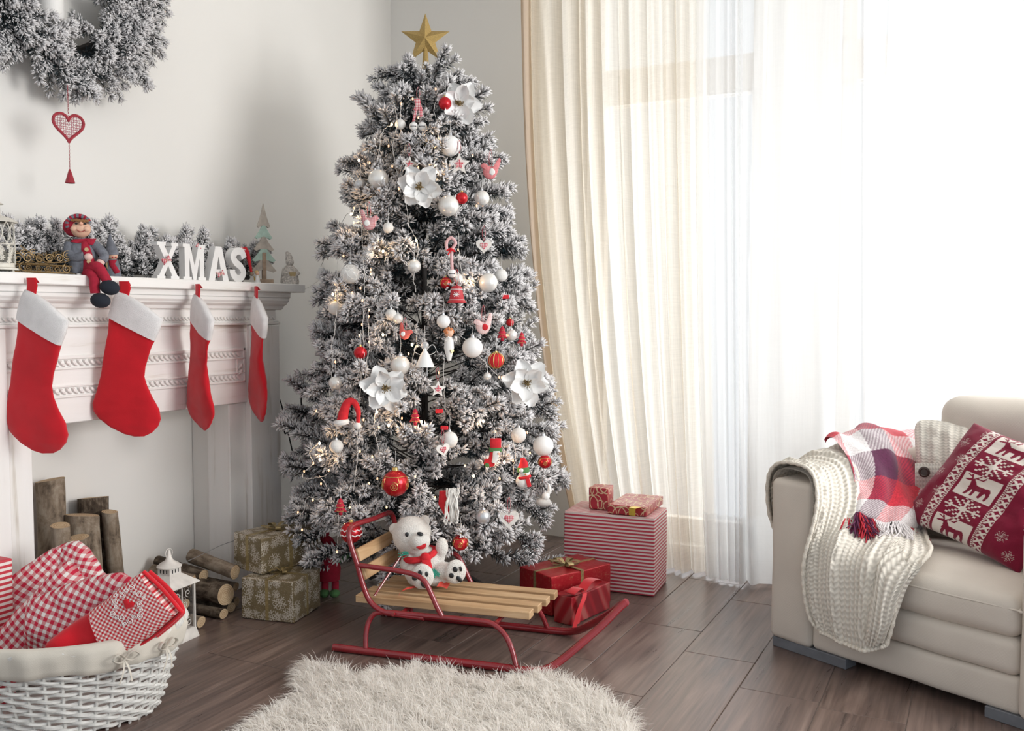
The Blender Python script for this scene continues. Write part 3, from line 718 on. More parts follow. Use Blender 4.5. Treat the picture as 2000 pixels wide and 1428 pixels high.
# birds
def bird(px,py,wp,mt,wing,lb,flip=False,rot=0,rib=GIN):
    o,s=orn('fabric_bird',lb,'bird ornament',px,py,.055); k=wp*s
    out=[(-.50,.18),(-.44,.27),(-.34,.33),(-.23,.30),(-.13,.22),(.02,.16),(.17,.19),(.27,.33),(.34,.50),(.44,.58),(.50,.48),(.46,.28),(.38,.02),(.30,-.22),(.16,-.40),(-.05,-.46),(-.24,-.38),(-.36,-.18),(-.38,.05)]
    out=cr([V(*p) for p in out],3,True)*k; wg=cr([V(*p) for p in[(-.02,.0),(.08,.06),(.2,-.02),(.22,-.18),(.08,-.28),(-.06,-.18)]],3,True)*k
    if flip: out=out*[-1,1];wg=wg*[-1,1]
    c,s_=math.cos(rot),math.sin(rot); Mx=np.array([[c,-s_],[s_,c]]); out=out@Mx.T; wg=wg@Mx.T
    cen=(V(-.02,-.15)*(V(-1,1) if flip else V(1,1))*k)@Mx.T
    b=MB(); puff(b,out,k*.3,0,(0,0,0),cen=cen,lv=(1,.96,.9,.78,.55,.28,0)); b.build('body',mt,o,angle=80)
    b=MB(); puff(b,wg,k*.1,0,(0,-k*.14,0)); b.build('wing',wing,o,angle=80)
    h=V(-.46,.22)*(V(-1,1) if flip else V(1,1))*k; h=h@Mx.T; b=MB(); b.ball((h[0],-k*.02,h[1]+.002),k*.02,6); b.build('eye',BLK,o)
    loopcord(o,k*.0,k*1.0,rib,.0028)
REDDOT=gingham('red_dotted',(.55,.02,.02),(.75,.3,.25),k=420); WHDOT=gingham('white_dotted',(.85,.8,.78),(.72,.25,.25),k=300)
bird(958,332,40,GINP,WHF,'pink fabric bird with white wing on the upper right edge',rot=0)
bird(721,432,38,gingham('gingham_bird',k=260),WHF,'red gingham fabric bird with white wing on the upper left',flip=True,rot=-.1)
bird(791,650,30,REDDOT,WHF,'small solid red fabric bird with white wing at mid height',flip=True,rot=-.35)
bird(944,635,40,WHDOT,REDF,'white fabric bird with a red wing on the right of the tree',rot=.1)
# small red trees
def minitree(px,py,hp,lb,mt=REDG,group=None):
    o,s=orn('glitter_tree',lb,'tree ornament',px,py,.045); h=hp*s
    out=[(0,.5),(.16,.28),(.08,.28),(.26,.04),(.14,.04),(.34,-.28),(.10,-.28),(.10,-.45),(-.10,-.45),(-.10,-.28),(-.34,-.28),(-.14,.04),(-.26,.04),(-.08,.28),(-.16,.28)]
    out=cr([V(*p) for p in out],2,True)*h; b=MB(); puff(b,out,h*.32,cen=(0,0)); b.build('body',mt,o,angle=80)
    b=MB()
    for z,w_ in((.22,.1),(-.02,.18),(-.22,.25)): b.tube([V(x*w_*h,-.17*h*(1-x*x*.6),z*h+.03*h*x*x) for x in np.linspace(-1,1,7)],.0011,5)
    b.build('gold_beads',GOLD,o); MB().tube([(0,0,h*.5),(.001,.005,h*.5+.03)],.0006,4).build('thread',THREAD,o)
minitree(811,815,36,'red glitter tree beside the brightest fairy light in the lower middle'); minitree(1019,663,30,'small red glitter tree hanging furthest out by the curtain'); minitree(981,652,32,'small red glitter tree left of a pearl bauble on the right side'); minitree(665,990,36,'narrow red glitter cone on the lower left of the tree')
# red bell
o,s=orn('red_bell','red metal bell with a white snowflake in the tree centre','bell',892,576,.06); k=30*s
MB().lathe([(0,k*.62),(k*.2,k*.6),(k*.36,k*.48),(k*.42,k*.1),(k*.5,-k*.3),(k*.66,-k*.52),(k*.62,-k*.54)],28).build('body',plain('red_enamel',(.45,.02,.03),.35,var=.05),o)
b=MB()
for zz,rr in((.36,.40),(-.33,.54)): b.tube([V(k*rr*math.cos(a),k*rr*math.sin(a),k*zz) for a in np.arange(24)*PI/12],.0011,5,closed=True)
for a in np.arange(4)*PI/4: b.tube([V(math.cos(a)*t*k*.2,-k*.455,k*.0+math.sin(a)*t*k*.2) for t in(-1,1)],.0012,4)
b.build('white_print',MATTE,o); MB().ball((0,0,-k*.56),k*.1,10).build('clapper',BLK,o); loopcord(o,k*.6,k*1.7,REDF,.002)
# santa hat
o,s=orn('santa_hat','little red santa hat with white pompom on the left of the tree','hat',680,812,.06); k=s
P=cr([V(-12,0,-12)*k,V(-8,0,8)*k,V(0,0,26)*k,V(12,0,26)*k,V(20,0,8)*k,V(19,0,-14)*k],6); MB().tube(P,np.linspace(11*k,3.5*k,len(P)),12).build('cone',REDF,o)
b=MB(); b.tube([V(-13,0,-13)*k+V(10*k*math.cos(a),10*k*math.sin(a),1.5*k*math.cos(a)) for a in np.arange(14)*2*PI/14],6*k,8,closed=True); b.build('fur_trim',WHF,o); MB().ball(V(18,0,-20)*k,7.5*k,12).build('pompom',WHF,o)
# glass angel, white angel doll
PL=M('clear_plastic',(.8,.82,.84),.15); PL.set('Transmission Weight',.6); PL=PL.m
o,s=orn('glass_angel','clear glass angel with a bell skirt hanging in the lower middle','angel ornament',830,695,.05); k=s
MB().lathe([(19*k,-22*k),(15*k,-12*k),(9*k,2*k),(4*k,10*k),(3*k,14*k)],16).build('dress',MATTE,o)
MB().ball((0,0,21*k),8*k,14).build('head',PL,o); b=MB()
for sg in(-1,1): b.tube(cr([V(0,3*k,8*k),V(sg*14*k,5*k,22*k),V(sg*22*k,5*k,10*k),V(sg*10*k,4*k,2*k),V(0,3*k,6*k)],5),.0012,5)
b.build('wing',THREAD,o,kind='stuff')
for x in(-5,4): MB().tube([V(x*k,0,-20*k),V(x*k,0,-40*k)],1.5*k,6).build('leg',PL,o)
MB().tube([(0,0,29*k),(0,.003,60*k)],.0006,4).build('thread',THREAD,o)
o,s=orn('angel_doll','white angel doll with orange curly hair hanging in the tree centre','angel ornament',877,672,.07,.6); k=s
MB().lathe([(0,-34*k),(4*k,-33*k),(7*k,-20*k),(10*k,-8*k),(9*k,6*k),(6*k,14*k),(0,16*k)],16).build('gown',WHF,o)
MB().ball((0,0,22*k),9*k,14).build('head',SKIN,o); b=MB()
for i in range(26):
    a=i*2.4; z=rng.uniform(-.2,1); q=math.sqrt(max(0,1-z*z)); y=q*math.sin(a)
    if y<-.55 and z<.55: continue
    b.ball((9*k*q*math.cos(a),9*k*y,22*k+9*k*z),3.2*k,6)
b.build('curly_hair',plain('orange_hair',(.55,.2,.08),.9),o,kind='stuff')
for sg in(-1,1): MB().tube([V(sg*7*k,0,8*k),V(sg*12*k,-8*k,8*k),V(sg*8*k,-14*k,14*k)],2.6*k,8).build('arm',WHF,o)
MB().prism(heart_out(8*k,20),.003,None,(1*k,-10*k,-14*k)).build('heart_patch',GOLD,o)
# candy cane, gingham bow
o,s=orn('candy_cane','red and white candy cane ornament at mid height','candy cane',881,488,.06); k=s
P=cr([V(-8,0,-2),V(-9,0,14),V(0,0,24),V(9,0,14),V(3,0,2),V(1,0,-14),V(2,0,-40)],8)*k
m=M('candy_stripe',(.8,.8,.8),.4); x,y,z=m.xyz(m.co()); m.set('Base Color',m.ramp(((z+x*.8)*260).mod(1.),[(0,(.8,.78,.76)),(.5,(.8,.78,.76)),(.52,(.55,.05,.07)),(1,(.55,.05,.07))])); CANDY=m.m
MB().tube(P,3.2*k,10).build('cane',CANDY,o); b=MB(); b.tube(cr([V(-8,-3,-2),V(0,-4,2),V(8,-3,-4),V(0,-4,-1),V(-6,-3,-10)],4)*k,1.6*k,6); b.build('bow',REDF,o)
o,s=orn('gingham_doll','thin red gingham bow and streamers near the tree top','bow',817,205,.03); k=s
b=MB(); b.loft([(V(-9,0,12)*k,V(3,0,12)*k,1.5*k),(V(-6,0,0)*k,V(5,0,2)*k,3*k),(V(-10,0,-10)*k,V(8,0,-8)*k,2*k)],(0,1,0),12); b.loft([(V(-6,-2,-6)*k,V(0,-2,-6)*k,1*k),(V(-12,-2,-32)*k,V(-7,-2,-32)*k,1*k)],(0,1,0),8); b.loft([(V(-1,-2,0)*k,V(6,-2,0)*k,1*k),(V(2,-2,-24)*k,V(9,-2,-22)*k,1*k)],(0,1,0),8); b.build('ribbon',GIN,o); loopcord(o,8*k,34*k,GIN,.0025)
# santa stocking, snowman
o,s=orn('santa_stocking','small red felt stocking with a santa face on the lower right of the tree','stocking ornament',966,882,.07); k=s
MB().loft([(V(-9,0,26)*k,V(13,0,26)*k,5*k),(V(-9,0,6)*k,V(13,0,6)*k,7*k)],(0,1,0),16).build('hat',REDF,o)
MB().loft([(V(-11,0,8)*k,V(15,0,8)*k,8*k),(V(-11,0,0)*k,V(15,0,0)*k,8*k)],(0,1,0),16).build('cuff',GREF,o)
MB().loft([(V(-8,0,0)*k,V(12,0,0)*k,6*k),(V(-12,0,-14)*k,V(8,0,-12)*k,6*k),(V(-20,0,-16)*k,V(-2,0,-30)*k,5*k),(V(-22,0,-24)*k,V(-14,0,-32)*k,2*k)],(0,1,0),16).build('body',REDF,o)
b=MB(); b.loft([(V(-3,-6,2)*k,V(11,-6,2)*k,3*k),(V(-4,-6,-10)*k,V(8,-6,-12)*k,4*k),(V(-6,-5,-20)*k,V(2,-5,-24)*k,2*k)],(0,1,0),12); b.build('beard',WHF,o); MB().ball(V(8,-9,-3)*k,2.4*k,8).build('nose',SKIN,o)
MB().ball(V(-14,0,-26)*k,6*k,10).build('toe',GREF,o); MB().tube([V(0,0,24)*k,V(0,3,48)*k],.0008,4).build('thread',THREAD,o)
o,s=orn('snowman','felt snowman with tall red hat, green band and red scarf on the lower right','snowman ornament',1022,926,.07); k=s
MB().ball(V(0,0,-14)*k,(15*k,10*k,14*k),16).build('body',WHF,o); MB().ball(V(2,-1,2)*k,(11*k,9*k,9*k),16).build('head',WHF,o)
MB().lathe([(12*k,0),(13*k,3*k),(12*k,8*k),(10*k,10*k)],16,V(0,0,4)*k).build('hat_band',GREF,o); MB().tube(cr([V(0,0,12),V(1,0,22),V(-2,0,32)],4)*k,np.array([11,10,9,8.5,8,7,6,5,4])*k,12).build('hat',REDF,o)
MB().ball(V(-4,-12,9)*k,4.5*k,10).build('pompom',WHF,o); MB().tube([V(4,-9,1)*k,V(6,-16,0)*k],[2*k,.5*k],8).build('nose',plain('orange_nose',(.7,.25,.05),.7),o)
b=MB(); b.tube([V(2+11*math.cos(a),10*math.sin(a),-6+2*math.cos(a))*k for a in np.arange(14)*2*PI/14],3*k,8,closed=True); b.loft([(V(4,-10,-6)*k,V(12,-10,-6)*k,2*k),(V(8,-12,-24)*k,V(16,-12,-22)*k,2*k)],(0,1,0),8); b.build('scarf',REDF,o); MB().tube([V(-2,0,32)*k,V(0,4,60)*k],.0008,4).build('thread',THREAD,o)
for px,py,lb in((987,580,'red ribbon tip poking out at the right edge above the red trees'),(858,803,'short red ribbon roll on a branch in the lower middle'),(868,836,'tiny red ribbon above the middle wooden heart')):
    o,s=orn('ribbon_scrap',lb,'ribbon',px,py,.03); k=s; MB().rbox((0,0,0),(15*k,9*k,8*k),.004,n=5).build('roll',REDF,o)
o,s=orn('red_pouch','dark red cloth pouch half covered by white coral-like trimming low on the tree','ornament',874,985,.05); k=s
MB().loft([(V(-16,0,26)*k,V(4,0,26)*k,6*k),(V(-18,0,0)*k,V(12,0,4)*k,10*k),(V(-4,0,-26)*k,V(14,0,-26)*k,8*k),(V(0,0,-32)*k,V(8,0,-32)*k,3*k)],(0,1,0),14).build('cloth',REDF,o)
b=MB(); q=np.random.default_rng(5)
for i in range(14):
    x=q.uniform(0,26); p=[V(x,-12,34)]
    for j in range(7): p.append(p[-1]+V(q.uniform(-4,4),q.uniform(-2,2),-q.uniform(6,13)))
    b.tube(cr(p,2)*k,1.8*k,5)
b.build('coral_fringe',WWOOD,o,kind='stuff')
o,s=orn('silver_bird','small grey and white feathered bird sitting on a low right branch','bird ornament',1062,975,.04); k=s
MB().ball((0,0,-6*k),(15*k,9*k,9*k),14).build('body',plain('feather_grey',(.5,.48,.46),.9,var=.3),o); MB().ball((4*k,-2*k,6*k),8*k,12).build('head',WHF,o); MB().tube([V(6,0,8)*k,V(12,0,18)*k,V(10,0,30)*k],[5*k,4*k,2*k],8).build('tail',WHF,o)
# tree-top star
STARM=plain('gold_glitter',(.50,.35,.13),.38,metal=.65,var=.3,vs=500,bump=.9,bs=700,bd=.003)
p=CP+ray(831,76)*(3.62/1.0)*1.0; p=V(TC[0],TC[1],0)*1.; p[2]=hz=0
d=ray(831,80); t=np.dot(TC[:2],FW[:2])/np.dot(d[:2],FW[:2]); p=CP+d*t; st=thing('star_topper','gold glitter five-pointed star on top of the tree','star',p,ORI); k=t/1791.
so=star_out(50*k,.40)+V(0,3*k); n=len(so); b=MB()
vv=[(x,0,z) for x,z in so]+[(0,-14*k,3*k),(0,14*k,3*k)]; ff=[((i+1)%n,i,n) for i in range(n)]+[(i,(i+1)%n,n+1) for i in range(n)]; b.add(vv,ff); b.build('star_body',STARM,st,smooth=False)
MB().lathe([(6*k,-58*k),(7*k,-50*k),(4.5*k,-20*k),(4*k,-8*k)],12).build('socket',STARM,st)
# ---------------------------------------------------------------- fairy lights
BULB=glow('warm_bulb',(1,.52,.26),2.4); BULBH=glow('warm_bulb_bright',(1,.68,.38),8.)
fx_=thing('fairy_lights','string of warm white fairy lights on pale wire wound round the tree','fairy lights',TC)
SB=[(686,418,2),(692,406),(691,435),(670,455),(671,500),(748,491,1),(736,500),(813,470,1),(724,527),(724,535),(655,555),(704,563),(688,572),(708,587),(721,606),(720,618),(707,634),(748,654,1),(721,668),(846,275,1),(759,285),(766,325),(701,313,1),(722,318),(852,336,1),(806,193),(765,243,1),(817,230),(851,174),(784,203),(923,304),(817,327),(740,373),(779,369),(895,488),(920,552,1),(931,402),(943,401),(702,655),(655,707),(704,715),(805,673,1),(815,676),(798,691),(648,757),(618,803),(736,805,1),(710,820),(740,835),(759,831,1),(823,824,2),(785,817),(857,728),(975,737),(980,737),(624,866,1),(625,898,2),(612,905),(642,919),(703,882),(727,892),(594,921),(763,924),(811,931),(721,944),(737,935),(908,910),(925,930,1),(976,935),(985,903,2),(1002,900),(1035,885),(968,843),(933,828),(944,823,1),(1030,845),(1072,908),(611,977),(755,991),(683,991),(582,1001),(673,1025),(658,1078),(590,1035),(850,972),(627,945),(884,465),(990,655),(650,575,1)]
bm_s=MB().ball((0,0,0),(.0030,.0030,.0048),8).data('bulb',BULB); bm_b=MB().ball((0,0,0),(.0042,.0042,.006),10).data('bulb',BULBH)
for q in SB:
    g=q[2] if len(q)>2 else 0; p=tp(q[0],q[1],.03 if g else .02); link('bulb',bm_b if g else bm_s,fx_,p-TC)
    if g:
        l=bpy.data.lights.new('bulb_light','POINT'); l.energy=.17 if g==2 else .08; l.color=(1,.62,.3); l.shadow_soft_size=.006; lo=bpy.data.objects.new('bulb_light',l); COL.objects.link(lo)
        lo.location=tuple(tp(q[0],q[1],.045)); 
STR=[[(686,418),(700,400),(706,440),(710,500),(712,580),(708,640),(711,700),(706,735),(700,800),(697,840),(700,870),(695,920),(690,960)],
[(658,500),(660,560),(655,640),(648,670),(650,700),(645,760),(640,780),(628,800),(618,803)],[(721,600),(718,630),(722,665),(718,700),(715,735)],[(738,790),(730,830),(738,870),(742,900),(736,935)],
[(760,180),(775,230),(768,300),(792,395),(800,440),(815,475),(812,520),(808,545),(812,570)],[(852,190),(848,215),(856,250),(855,275)],[(896,455),(897,500),(905,540),(920,552)],
[(810,635),(815,670),(806,700),(808,735),(815,760)],[(866,700),(867,760),(870,800)],[(1000,850),(1006,880),(1003,925)],[(625,862),(605,885),(612,905),(592,925),(600,935),(640,928)],[(625,930),(642,960),(622,975),(600,972),(592,1000),(582,1003)],
[(740,300),(745,260),(765,243)],[(905,660),(940,700),(975,737)],[(1064,895),(1070,912)],[(663,1000),(660,1040),(658,1078)]]
b=MB(); q_=np.random.default_rng(9)
for s_ in STR:
    P=np.array([tp(x,y,.035) for x,y in s_]); P=cr(P,6); P+=q_.normal(size=P.shape)*.0015; b.tube(P-TC,.0011,5)
ad=WX(626,534,-2.55); wl=[tp(686,418,.02),WX(675,422,-2.3),WX(647,475,-2.45),ad+V(0,.0,.025)]
b.tube(cr(wl,8)-TC,.0011,5); b.tube(cr([ad-V(0,0,.025),WX(605,560,-2.56),V(-2.56,3.035,1.205)],8)-TC,.0011,5)
b.build('wire',WIRE,fx_,kind='stuff')
MB().box(ad-TC,(.022,.022,.052),rotm((0,1,0),.35),.003).build('adapter',MATTE,fx_,label='small white plastic connector box')
cb=MB(); cb.tube(cr([WX(627,712,-2.6),WX(622,740,-2.66),WX(592,765,-2.72),WX(590,800,-2.75),WX(603,830,-2.7)],8),.0035,8); cb.tube(cr([WX(543,772,-2.8),WX(552,800,-2.8),WX(556,845,-2.8),WX(563,848,-2.8),WX(575,900,-2.8)],8),.003,8)
tag(cb.build('power_cord',BLK),'black power cord hanging against the wall behind the tree','cord')
# ================================================================ WREATH, HEART PENDANT
def sprig(parent,loc,d,key,k,out=(1,0,0),sc=1.,name='sprig'):
    d=nrm(d); z=nrm(np.asarray(out,float)-d*np.dot(out,d)); y=np.cross(z,d)
    o=bpy.data.objects.new(name,BV[key][k%4]); COL.objects.link(o); o.parent=parent
    o.matrix_basis=Matrix.Translation(Vector(loc))@Matrix(np.array([d,y,z]).T.tolist()).to_4x4()@Matrix.Diagonal((sc,sc,sc,1)); return o
wc=V(-2.76,2.065,2.224); wr=thing('wreath','large snowy fir wreath hung on the wall above the mantel','wreath',wc)
b=MB(); b.tube([V(-.035,.25*math.cos(a),.25*math.sin(a)) for a in np.arange(40)*PI/20],.025,8,closed=True); b.build('ring',BARK,wr)
q=np.random.default_rng(4)
for i in range(86):
    a=q.uniform(0,2*PI) if i>33 else i*2*PI/34; rr=.25+q.uniform(-.04,.04)
    rad=V(0,math.cos(a),math.sin(a)); tan=V(0,-math.sin(a),math.cos(a))*(1 if math.cos(a)<0.2 else -1)
    if math.sin(a)<-.2: tan=V(0,-math.sin(a),math.cos(a))*(1 if q.random()<.6 else -1)
    s_=q.uniform(-.9,.3) if i%2 else q.uniform(.3,1.4)
    d=tan*1.0+rad*s_+V(q.uniform(.0,.35),0,0)
    if math.sin(a)<-.3: d=d+V(0,0,-.3)
    sprig(wr,rad*rr-tan*.07+V(q.uniform(-.01,.03),0,0),d,.17,i,sc=q.uniform(.62,.85))
cd=thing('pillar_candle','thick white pillar candle standing inside the wreath','candle',WX(98,42,-2.755)); MB().lathe([(0,0),(.040,0),(.043,.003),(.043,.27),(.036,.275),(0,.268)],32).build('wax',plain('candle_wax',(.80,.79,.77),.45,var=.02),cd); MB().tube([(0,0,.268),(.001,0,.285)],.001,5).build('wick',BLK,cd)
REDM=plain('red_painted_metal',(.32,.02,.035),.45,var=.15,vs=80)
hp=WX(134,246,-2.655); hd=thing('heart_pendant','red metal filigree heart with bell hanging on a chain under the wreath','heart ornament',hp,PI/2-.25); k=.00163
ho=heart_out(64*k,48); b=MB(); b.tube([V(x*.93,0,z*.95) for x,z in ho],.0048,8,closed=True,flat=1.); b.build('rim',REDM,hd)
b=MB(); h2=ho*.90
for i in range(11):
    x=-26*k+i*5.2*k; zz=[z for (x1,z1),(x2,z2) in zip(h2,np.roll(h2,-1,0)) if (x1-x)*(x2-x)<0 for z in[(z1+z2)/2]]
    if len(zz)>=2: b.tube([(x,0,min(zz)),(x,0,max(zz))],.0008,4)
for i in range(12):
    z=-32*k+i*5*k; xx=[x for (x1,z1),(x2,z2) in zip(h2,np.roll(h2,-1,0)) if (z1-z)*(z2-z)<0 for x in[(x1+x2)/2]]
    if len(xx)>=2: b.tube([(min(xx),0,z),(max(xx),0,z)],.0008,4)
for i in range(7):
    for j in range(7):
        x=(i-3)*7.6*k;z=(j-3.6)*7.6*k
        if abs(x)+abs(z)*.9<30*k*(.9 if z<0 else 1.): b.tube([(x+2.6*k*math.cos(a),0,z+2.6*k*math.sin(a)) for a in np.arange(8)*PI/4],.0008,4,closed=True)
b.build('filigree',plain('red_filigree',(.42,.12,.15),.5,var=.2),hd,kind='stuff')
b=MB(); 
def chain(z0,z1,n):
    for i in range(n): z=z0+(z1-z0)*(i+.5)/n; h=abs(z1-z0)/n*.62; b.tube([((.0016*math.cos(a) if i%2 else 0),(0 if i%2 else .0016*math.cos(a)),z+h*math.sin(a)) for a in np.arange(8)*PI/4],.0006,4,closed=True)
chain(24*k,80*k,16); chain(-34*k,-84*k,14); b.build('chain',REDM,hd,kind='stuff')
MB().lathe([(0,-84*k),(2*k,-86*k),(9.5*k,-112*k),(9*k,-112.5*k)],20).build('bell',REDM,hd)
# ================================================================ STOCKINGS
STR_=plain('red_stocking_felt',(.56,.012,.022),.95,var=.10,vs=9,bump=.5,bs=900,spec=.15); STW=plain('white_plush_cuff',(.84,.82,.82),.98,var=.05,vs=30,bump=.9,bs=600,bd=.003,spec=.1)
STR_.node_tree.nodes['Principled BSDF'].inputs['Sheen Weight'].default_value=.3
ROWS=[((692,775),(962,920)),((690,830),(945,955)),((688,880),(930,1000)),((665,1000),(905,1080)),((640,1130),(898,1140)),((610,1220),(915,1200)),((582,1300),(945,1270)),((590,1350),(980,1340)),((625,1395),(988,1400)),((690,1445),(970,1445)),((770,1488),(935,1482)),((825,1505),(890,1503))]
CUF=[((745,625),(800,640)),((728,650),(900,700)),((715,680),(1018,795)),((702,730),(992,862)),((690,778),(963,924))]
def stocking(px,X,ax,scl,lb,seed,ztop=None,lean=0.):
    q=np.random.default_rng(seed); p=WX(px,562,X); loc=V(X,p[1],1.207); k=.000555*scl
    ang=math.atan2(ax[1],ax[0]); o=thing('christmas_stocking',lb,'stocking',loc,ang,'red stockings hanging from the mantel shelf')
    f=lambda c:V((c[0]-790)*k,0,-(c[1]-565)*k)
    rows=[]
    for i,(a,b_) in enumerate(ROWS):
        t=(.014+.006*math.sin(i*.9+seed))*(1 if i<10 else .55 if i<11 else .25); rows.append((f(a)+V(0,.004*math.sin(i+seed),0),f(b_)+V(0,.004*math.sin(i*.7+seed),0),t))
    R_=[]
    for i in range(len(rows)-1):
        for s_ in(0,.25,.5,.75): R_.append(tuple(rows[i][j]*(1-s_)+rows[i+1][j]*s_ for j in range(3)))
    R_.append(rows[-1])
    b=MB(); b.loft(R_,(0,1,0),28,p=.75); vv=b.v[0]; 
    for i,v in enumerate(vv): v[1]+=.007*mnoise.noise(Vector((v[0]*11+seed,seed*3.,v[2]*9)))+.0025*mnoise.noise(Vector((v[0]*40,seed,v[2]*30)))
    b.build('boot',STR_,o,angle=80)
    b=MB(); b.loft([(f(a),f(c),[.006,.014,.019,.021,.020][i]) for i,(a,c) in enumerate(CUF)],(0,1,0),28,p=.75)
    for i,v in enumerate(b.v[0]): v[1]+=.004*mnoise.noise(Vector((v[0]*20+seed,seed*3.,v[2]*20)))
    b.build('cuff',STW,o,angle=80)
    b=MB(); b.loft([(f((758,563)),f((818,563)),.003),(f((760,600)),f((828,605)),.003),(f((757,640)),f((815,655)),.004)],(0,1,0),10,p=.5); b.loft([(f((758,563)),f((818,563)),.003),(f((762,590))+V(0,.012,0),f((822,590))+V(0,.012,0),.002)],(0,1,0),8,p=.5); b.build('hanging_loop',STR_,o,angle=60)
    return o
stocking(62,-2.515,(.975,.22),1.0,'red felt stocking with white cuff nearest the left end of the mantel, seen broadside',1)
stocking(243,-2.515,(.86,.50),.98,'broadest red stocking, hanging under the dangling boots of the sitting doll',2)
stocking(386,-2.515,(.93,-.37),1.0,'narrow edge-on red stocking hanging under the A of the letters',3)
stocking(500,-2.515,(.857,-.515),1.0,'narrow red stocking furthest to the tree end of the mantel',4)
# ================================================================ MANTEL TOP
def mt(name,label,cat,px,X,rz=PI/2,group=None,kind=None):
    p=WX(px,552,X); loc=V(X,p[1],1.2245); return thing(name,label,cat,loc,rz,group,kind),float((loc-CP)@FW)/F_
gd=thing('fir_garland','snow-flocked fir garland lying along the back of the mantel shelf','garland',(-2.77,2.25,1.225)); q=np.random.default_rng(12)
b=MB(); b.tube([V(.0,y,.03) for y in np.linspace(-.7,.68,20)],.012,6); b.build('core',BARK,gd)
for i in range(66):
    y=-.72+1.40*i/65; el=q.uniform(.0,1.2); az=q.uniform(-.5,.5); d=V(q.uniform(-.05,.25),(1 if i%2 else -1)*q.uniform(.4,1.),el)
    sprig(gd,V(q.uniform(-.01,.02),y,.035),d,.17,i,out=(1,0,.8),sc=q.uniform(.62,.82))
LET=plain('white_letter_paint',(.80,.79,.78),.5,var=.03,vs=30)
def letter(ch,px0,px1,y0,y1,poly,lb,hole=None):
    o,k=mt('letter_'+ch,lb,'letter',(px0+px1)/2,-2.60,PI/2); 
    ya=WX(px0,y1,-2.585)[1];yb=WX(px1,y1,-2.585)[1]; W_=yb-ya; H_=WX((px0+px1)/2,y0,-2.585)[2]-1.2245
    P=[((x-.5)*W_,z*H_) for x,z in poly]; MB().prism(P,.03).build('face_block',LET,o,smooth=False); return o,W_,H_
letter('x',302,345,473,545,[(0,0),(.36,0),(.36,.09),(.30,.09),(.5,.36),(.68,.09),(.62,.09),(.62,0),(1,0),(1,.09),(.93,.09),(.62,.51),(.90,.91),(.98,.91),(.98,1),(.66,1),(.66,.91),(.70,.91),(.52,.66),(.34,.91),(.40,.91),(.40,1),(.02,1),(.02,.91),(.08,.91),(.38,.50),(.07,.09),(0,.09)],'white block letter X, first of the four letters on the mantel')
letter('m',353,397,477,547,[(0,0),(.36,0),(.36,.09),(.27,.09),(.27,.62),(.44,.0),(.56,0),(.73,.62),(.73,.09),(.66,.09),(.66,0),(1,0),(1,.09),(.93,.09),(.93,.91),(1,.91),(1,1),(.70,1),(.5,.40),(.30,1),(0,1),(0,.91),(.07,.91),(.07,.09),(0,.09)],'white block letter M with a gingham bow on its top corner')
letter('a',402,442,481,549,[(0,0),(.30,0),(.36,.20),(.50,.20),(.50,.34),(.40,.34),(.50,.72),(.60,.34),(.50,.34),(.50,.20),(.66,.20),(.72,0),(1,0),(.66,1),(.36,1)],'white block letter A with a gingham bow at its foot')
o,k=mt('letter_s','white block letter S, last of the four letters on the mantel','letter',460,-2.60,PI/2); ya=WX(443,550,-2.585)[1];yb=WX(478,550,-2.585)[1];W_=yb-ya;H_=WX(460,485,-2.585)[2]-1.2245
P=cr([V(x*W_,0,z*H_) for x,z in[(.36,.70),(.22,.88),(-.08,.88),(-.26,.72),(-.12,.56),(.16,.43),(.30,.26),(.14,.10),(-.12,.10),(-.30,.24),(-.31,.34)]],6)
b=MB(); w2=W_*.145; T=np.gradient(P,axis=0); T/=np.linalg.norm(T,axis=1)[:,None]; N_=np.stack([-T[:,2],T[:,1]*0,T[:,0]],1); A_=P+N_*w2;B_=P-N_*w2
out=[(a[0],a[2]) for a in A_]+[(a[0],a[2]) for a in B_[::-1]]
for i in range(len(P)-1): b.prism([(A_[i][0],A_[i][2]),(A_[i+1][0],A_[i+1][2]),(B_[i+1][0],B_[i+1][2]),(B_[i][0],B_[i][2])],.03)
zmin=min(v[:,2].min() for v in b.v); b.xf(None,(0,0,-zmin)); b.build('face_block',LET,o,smooth=False,merge=True)
def bow(px,py,X,s,lb,rot=0.,mt_=GIN):
    p=WX(px,py,X); o=thing('gingham_bow',lb,'bow',p,PI/2-.2); b=MB(); c,s_=math.cos(rot),math.sin(rot); rt=np.array([[c,0,-s_],[0,1,0],[s_,0,c]])
    for sg in(-1,1): b.loft([(V(0,0,.12*s),V(0,0,-.12*s),.15*s),(V(sg*.3*s,0,.35*s),V(sg*.3*s,0,-.3*s),.22*s),(V(sg*.55*s,0,.45*s),V(sg*.55*s,0,-.42*s),.08*s)],(0,1,0),12)
    b.xf(rt); b.build('loops',mt_,o,angle=80); MB().ball((0,-.1*s,0),.13*s,8).build('button',plain('wood_button',(.55,.42,.28),.6),o)
bow(325,508,-2.575,.030,'red gingham bow tied on the letter X',.5); bow(388,483,-2.59,.022,'red gingham bow tip on the corner of the letter M',-.9); bow(431,535,-2.575,.026,'red gingham bow at the foot of the letter A',.35); bow(474,487,-2.59,.020,'small red gingham bow behind the top of the letter S',-.6)
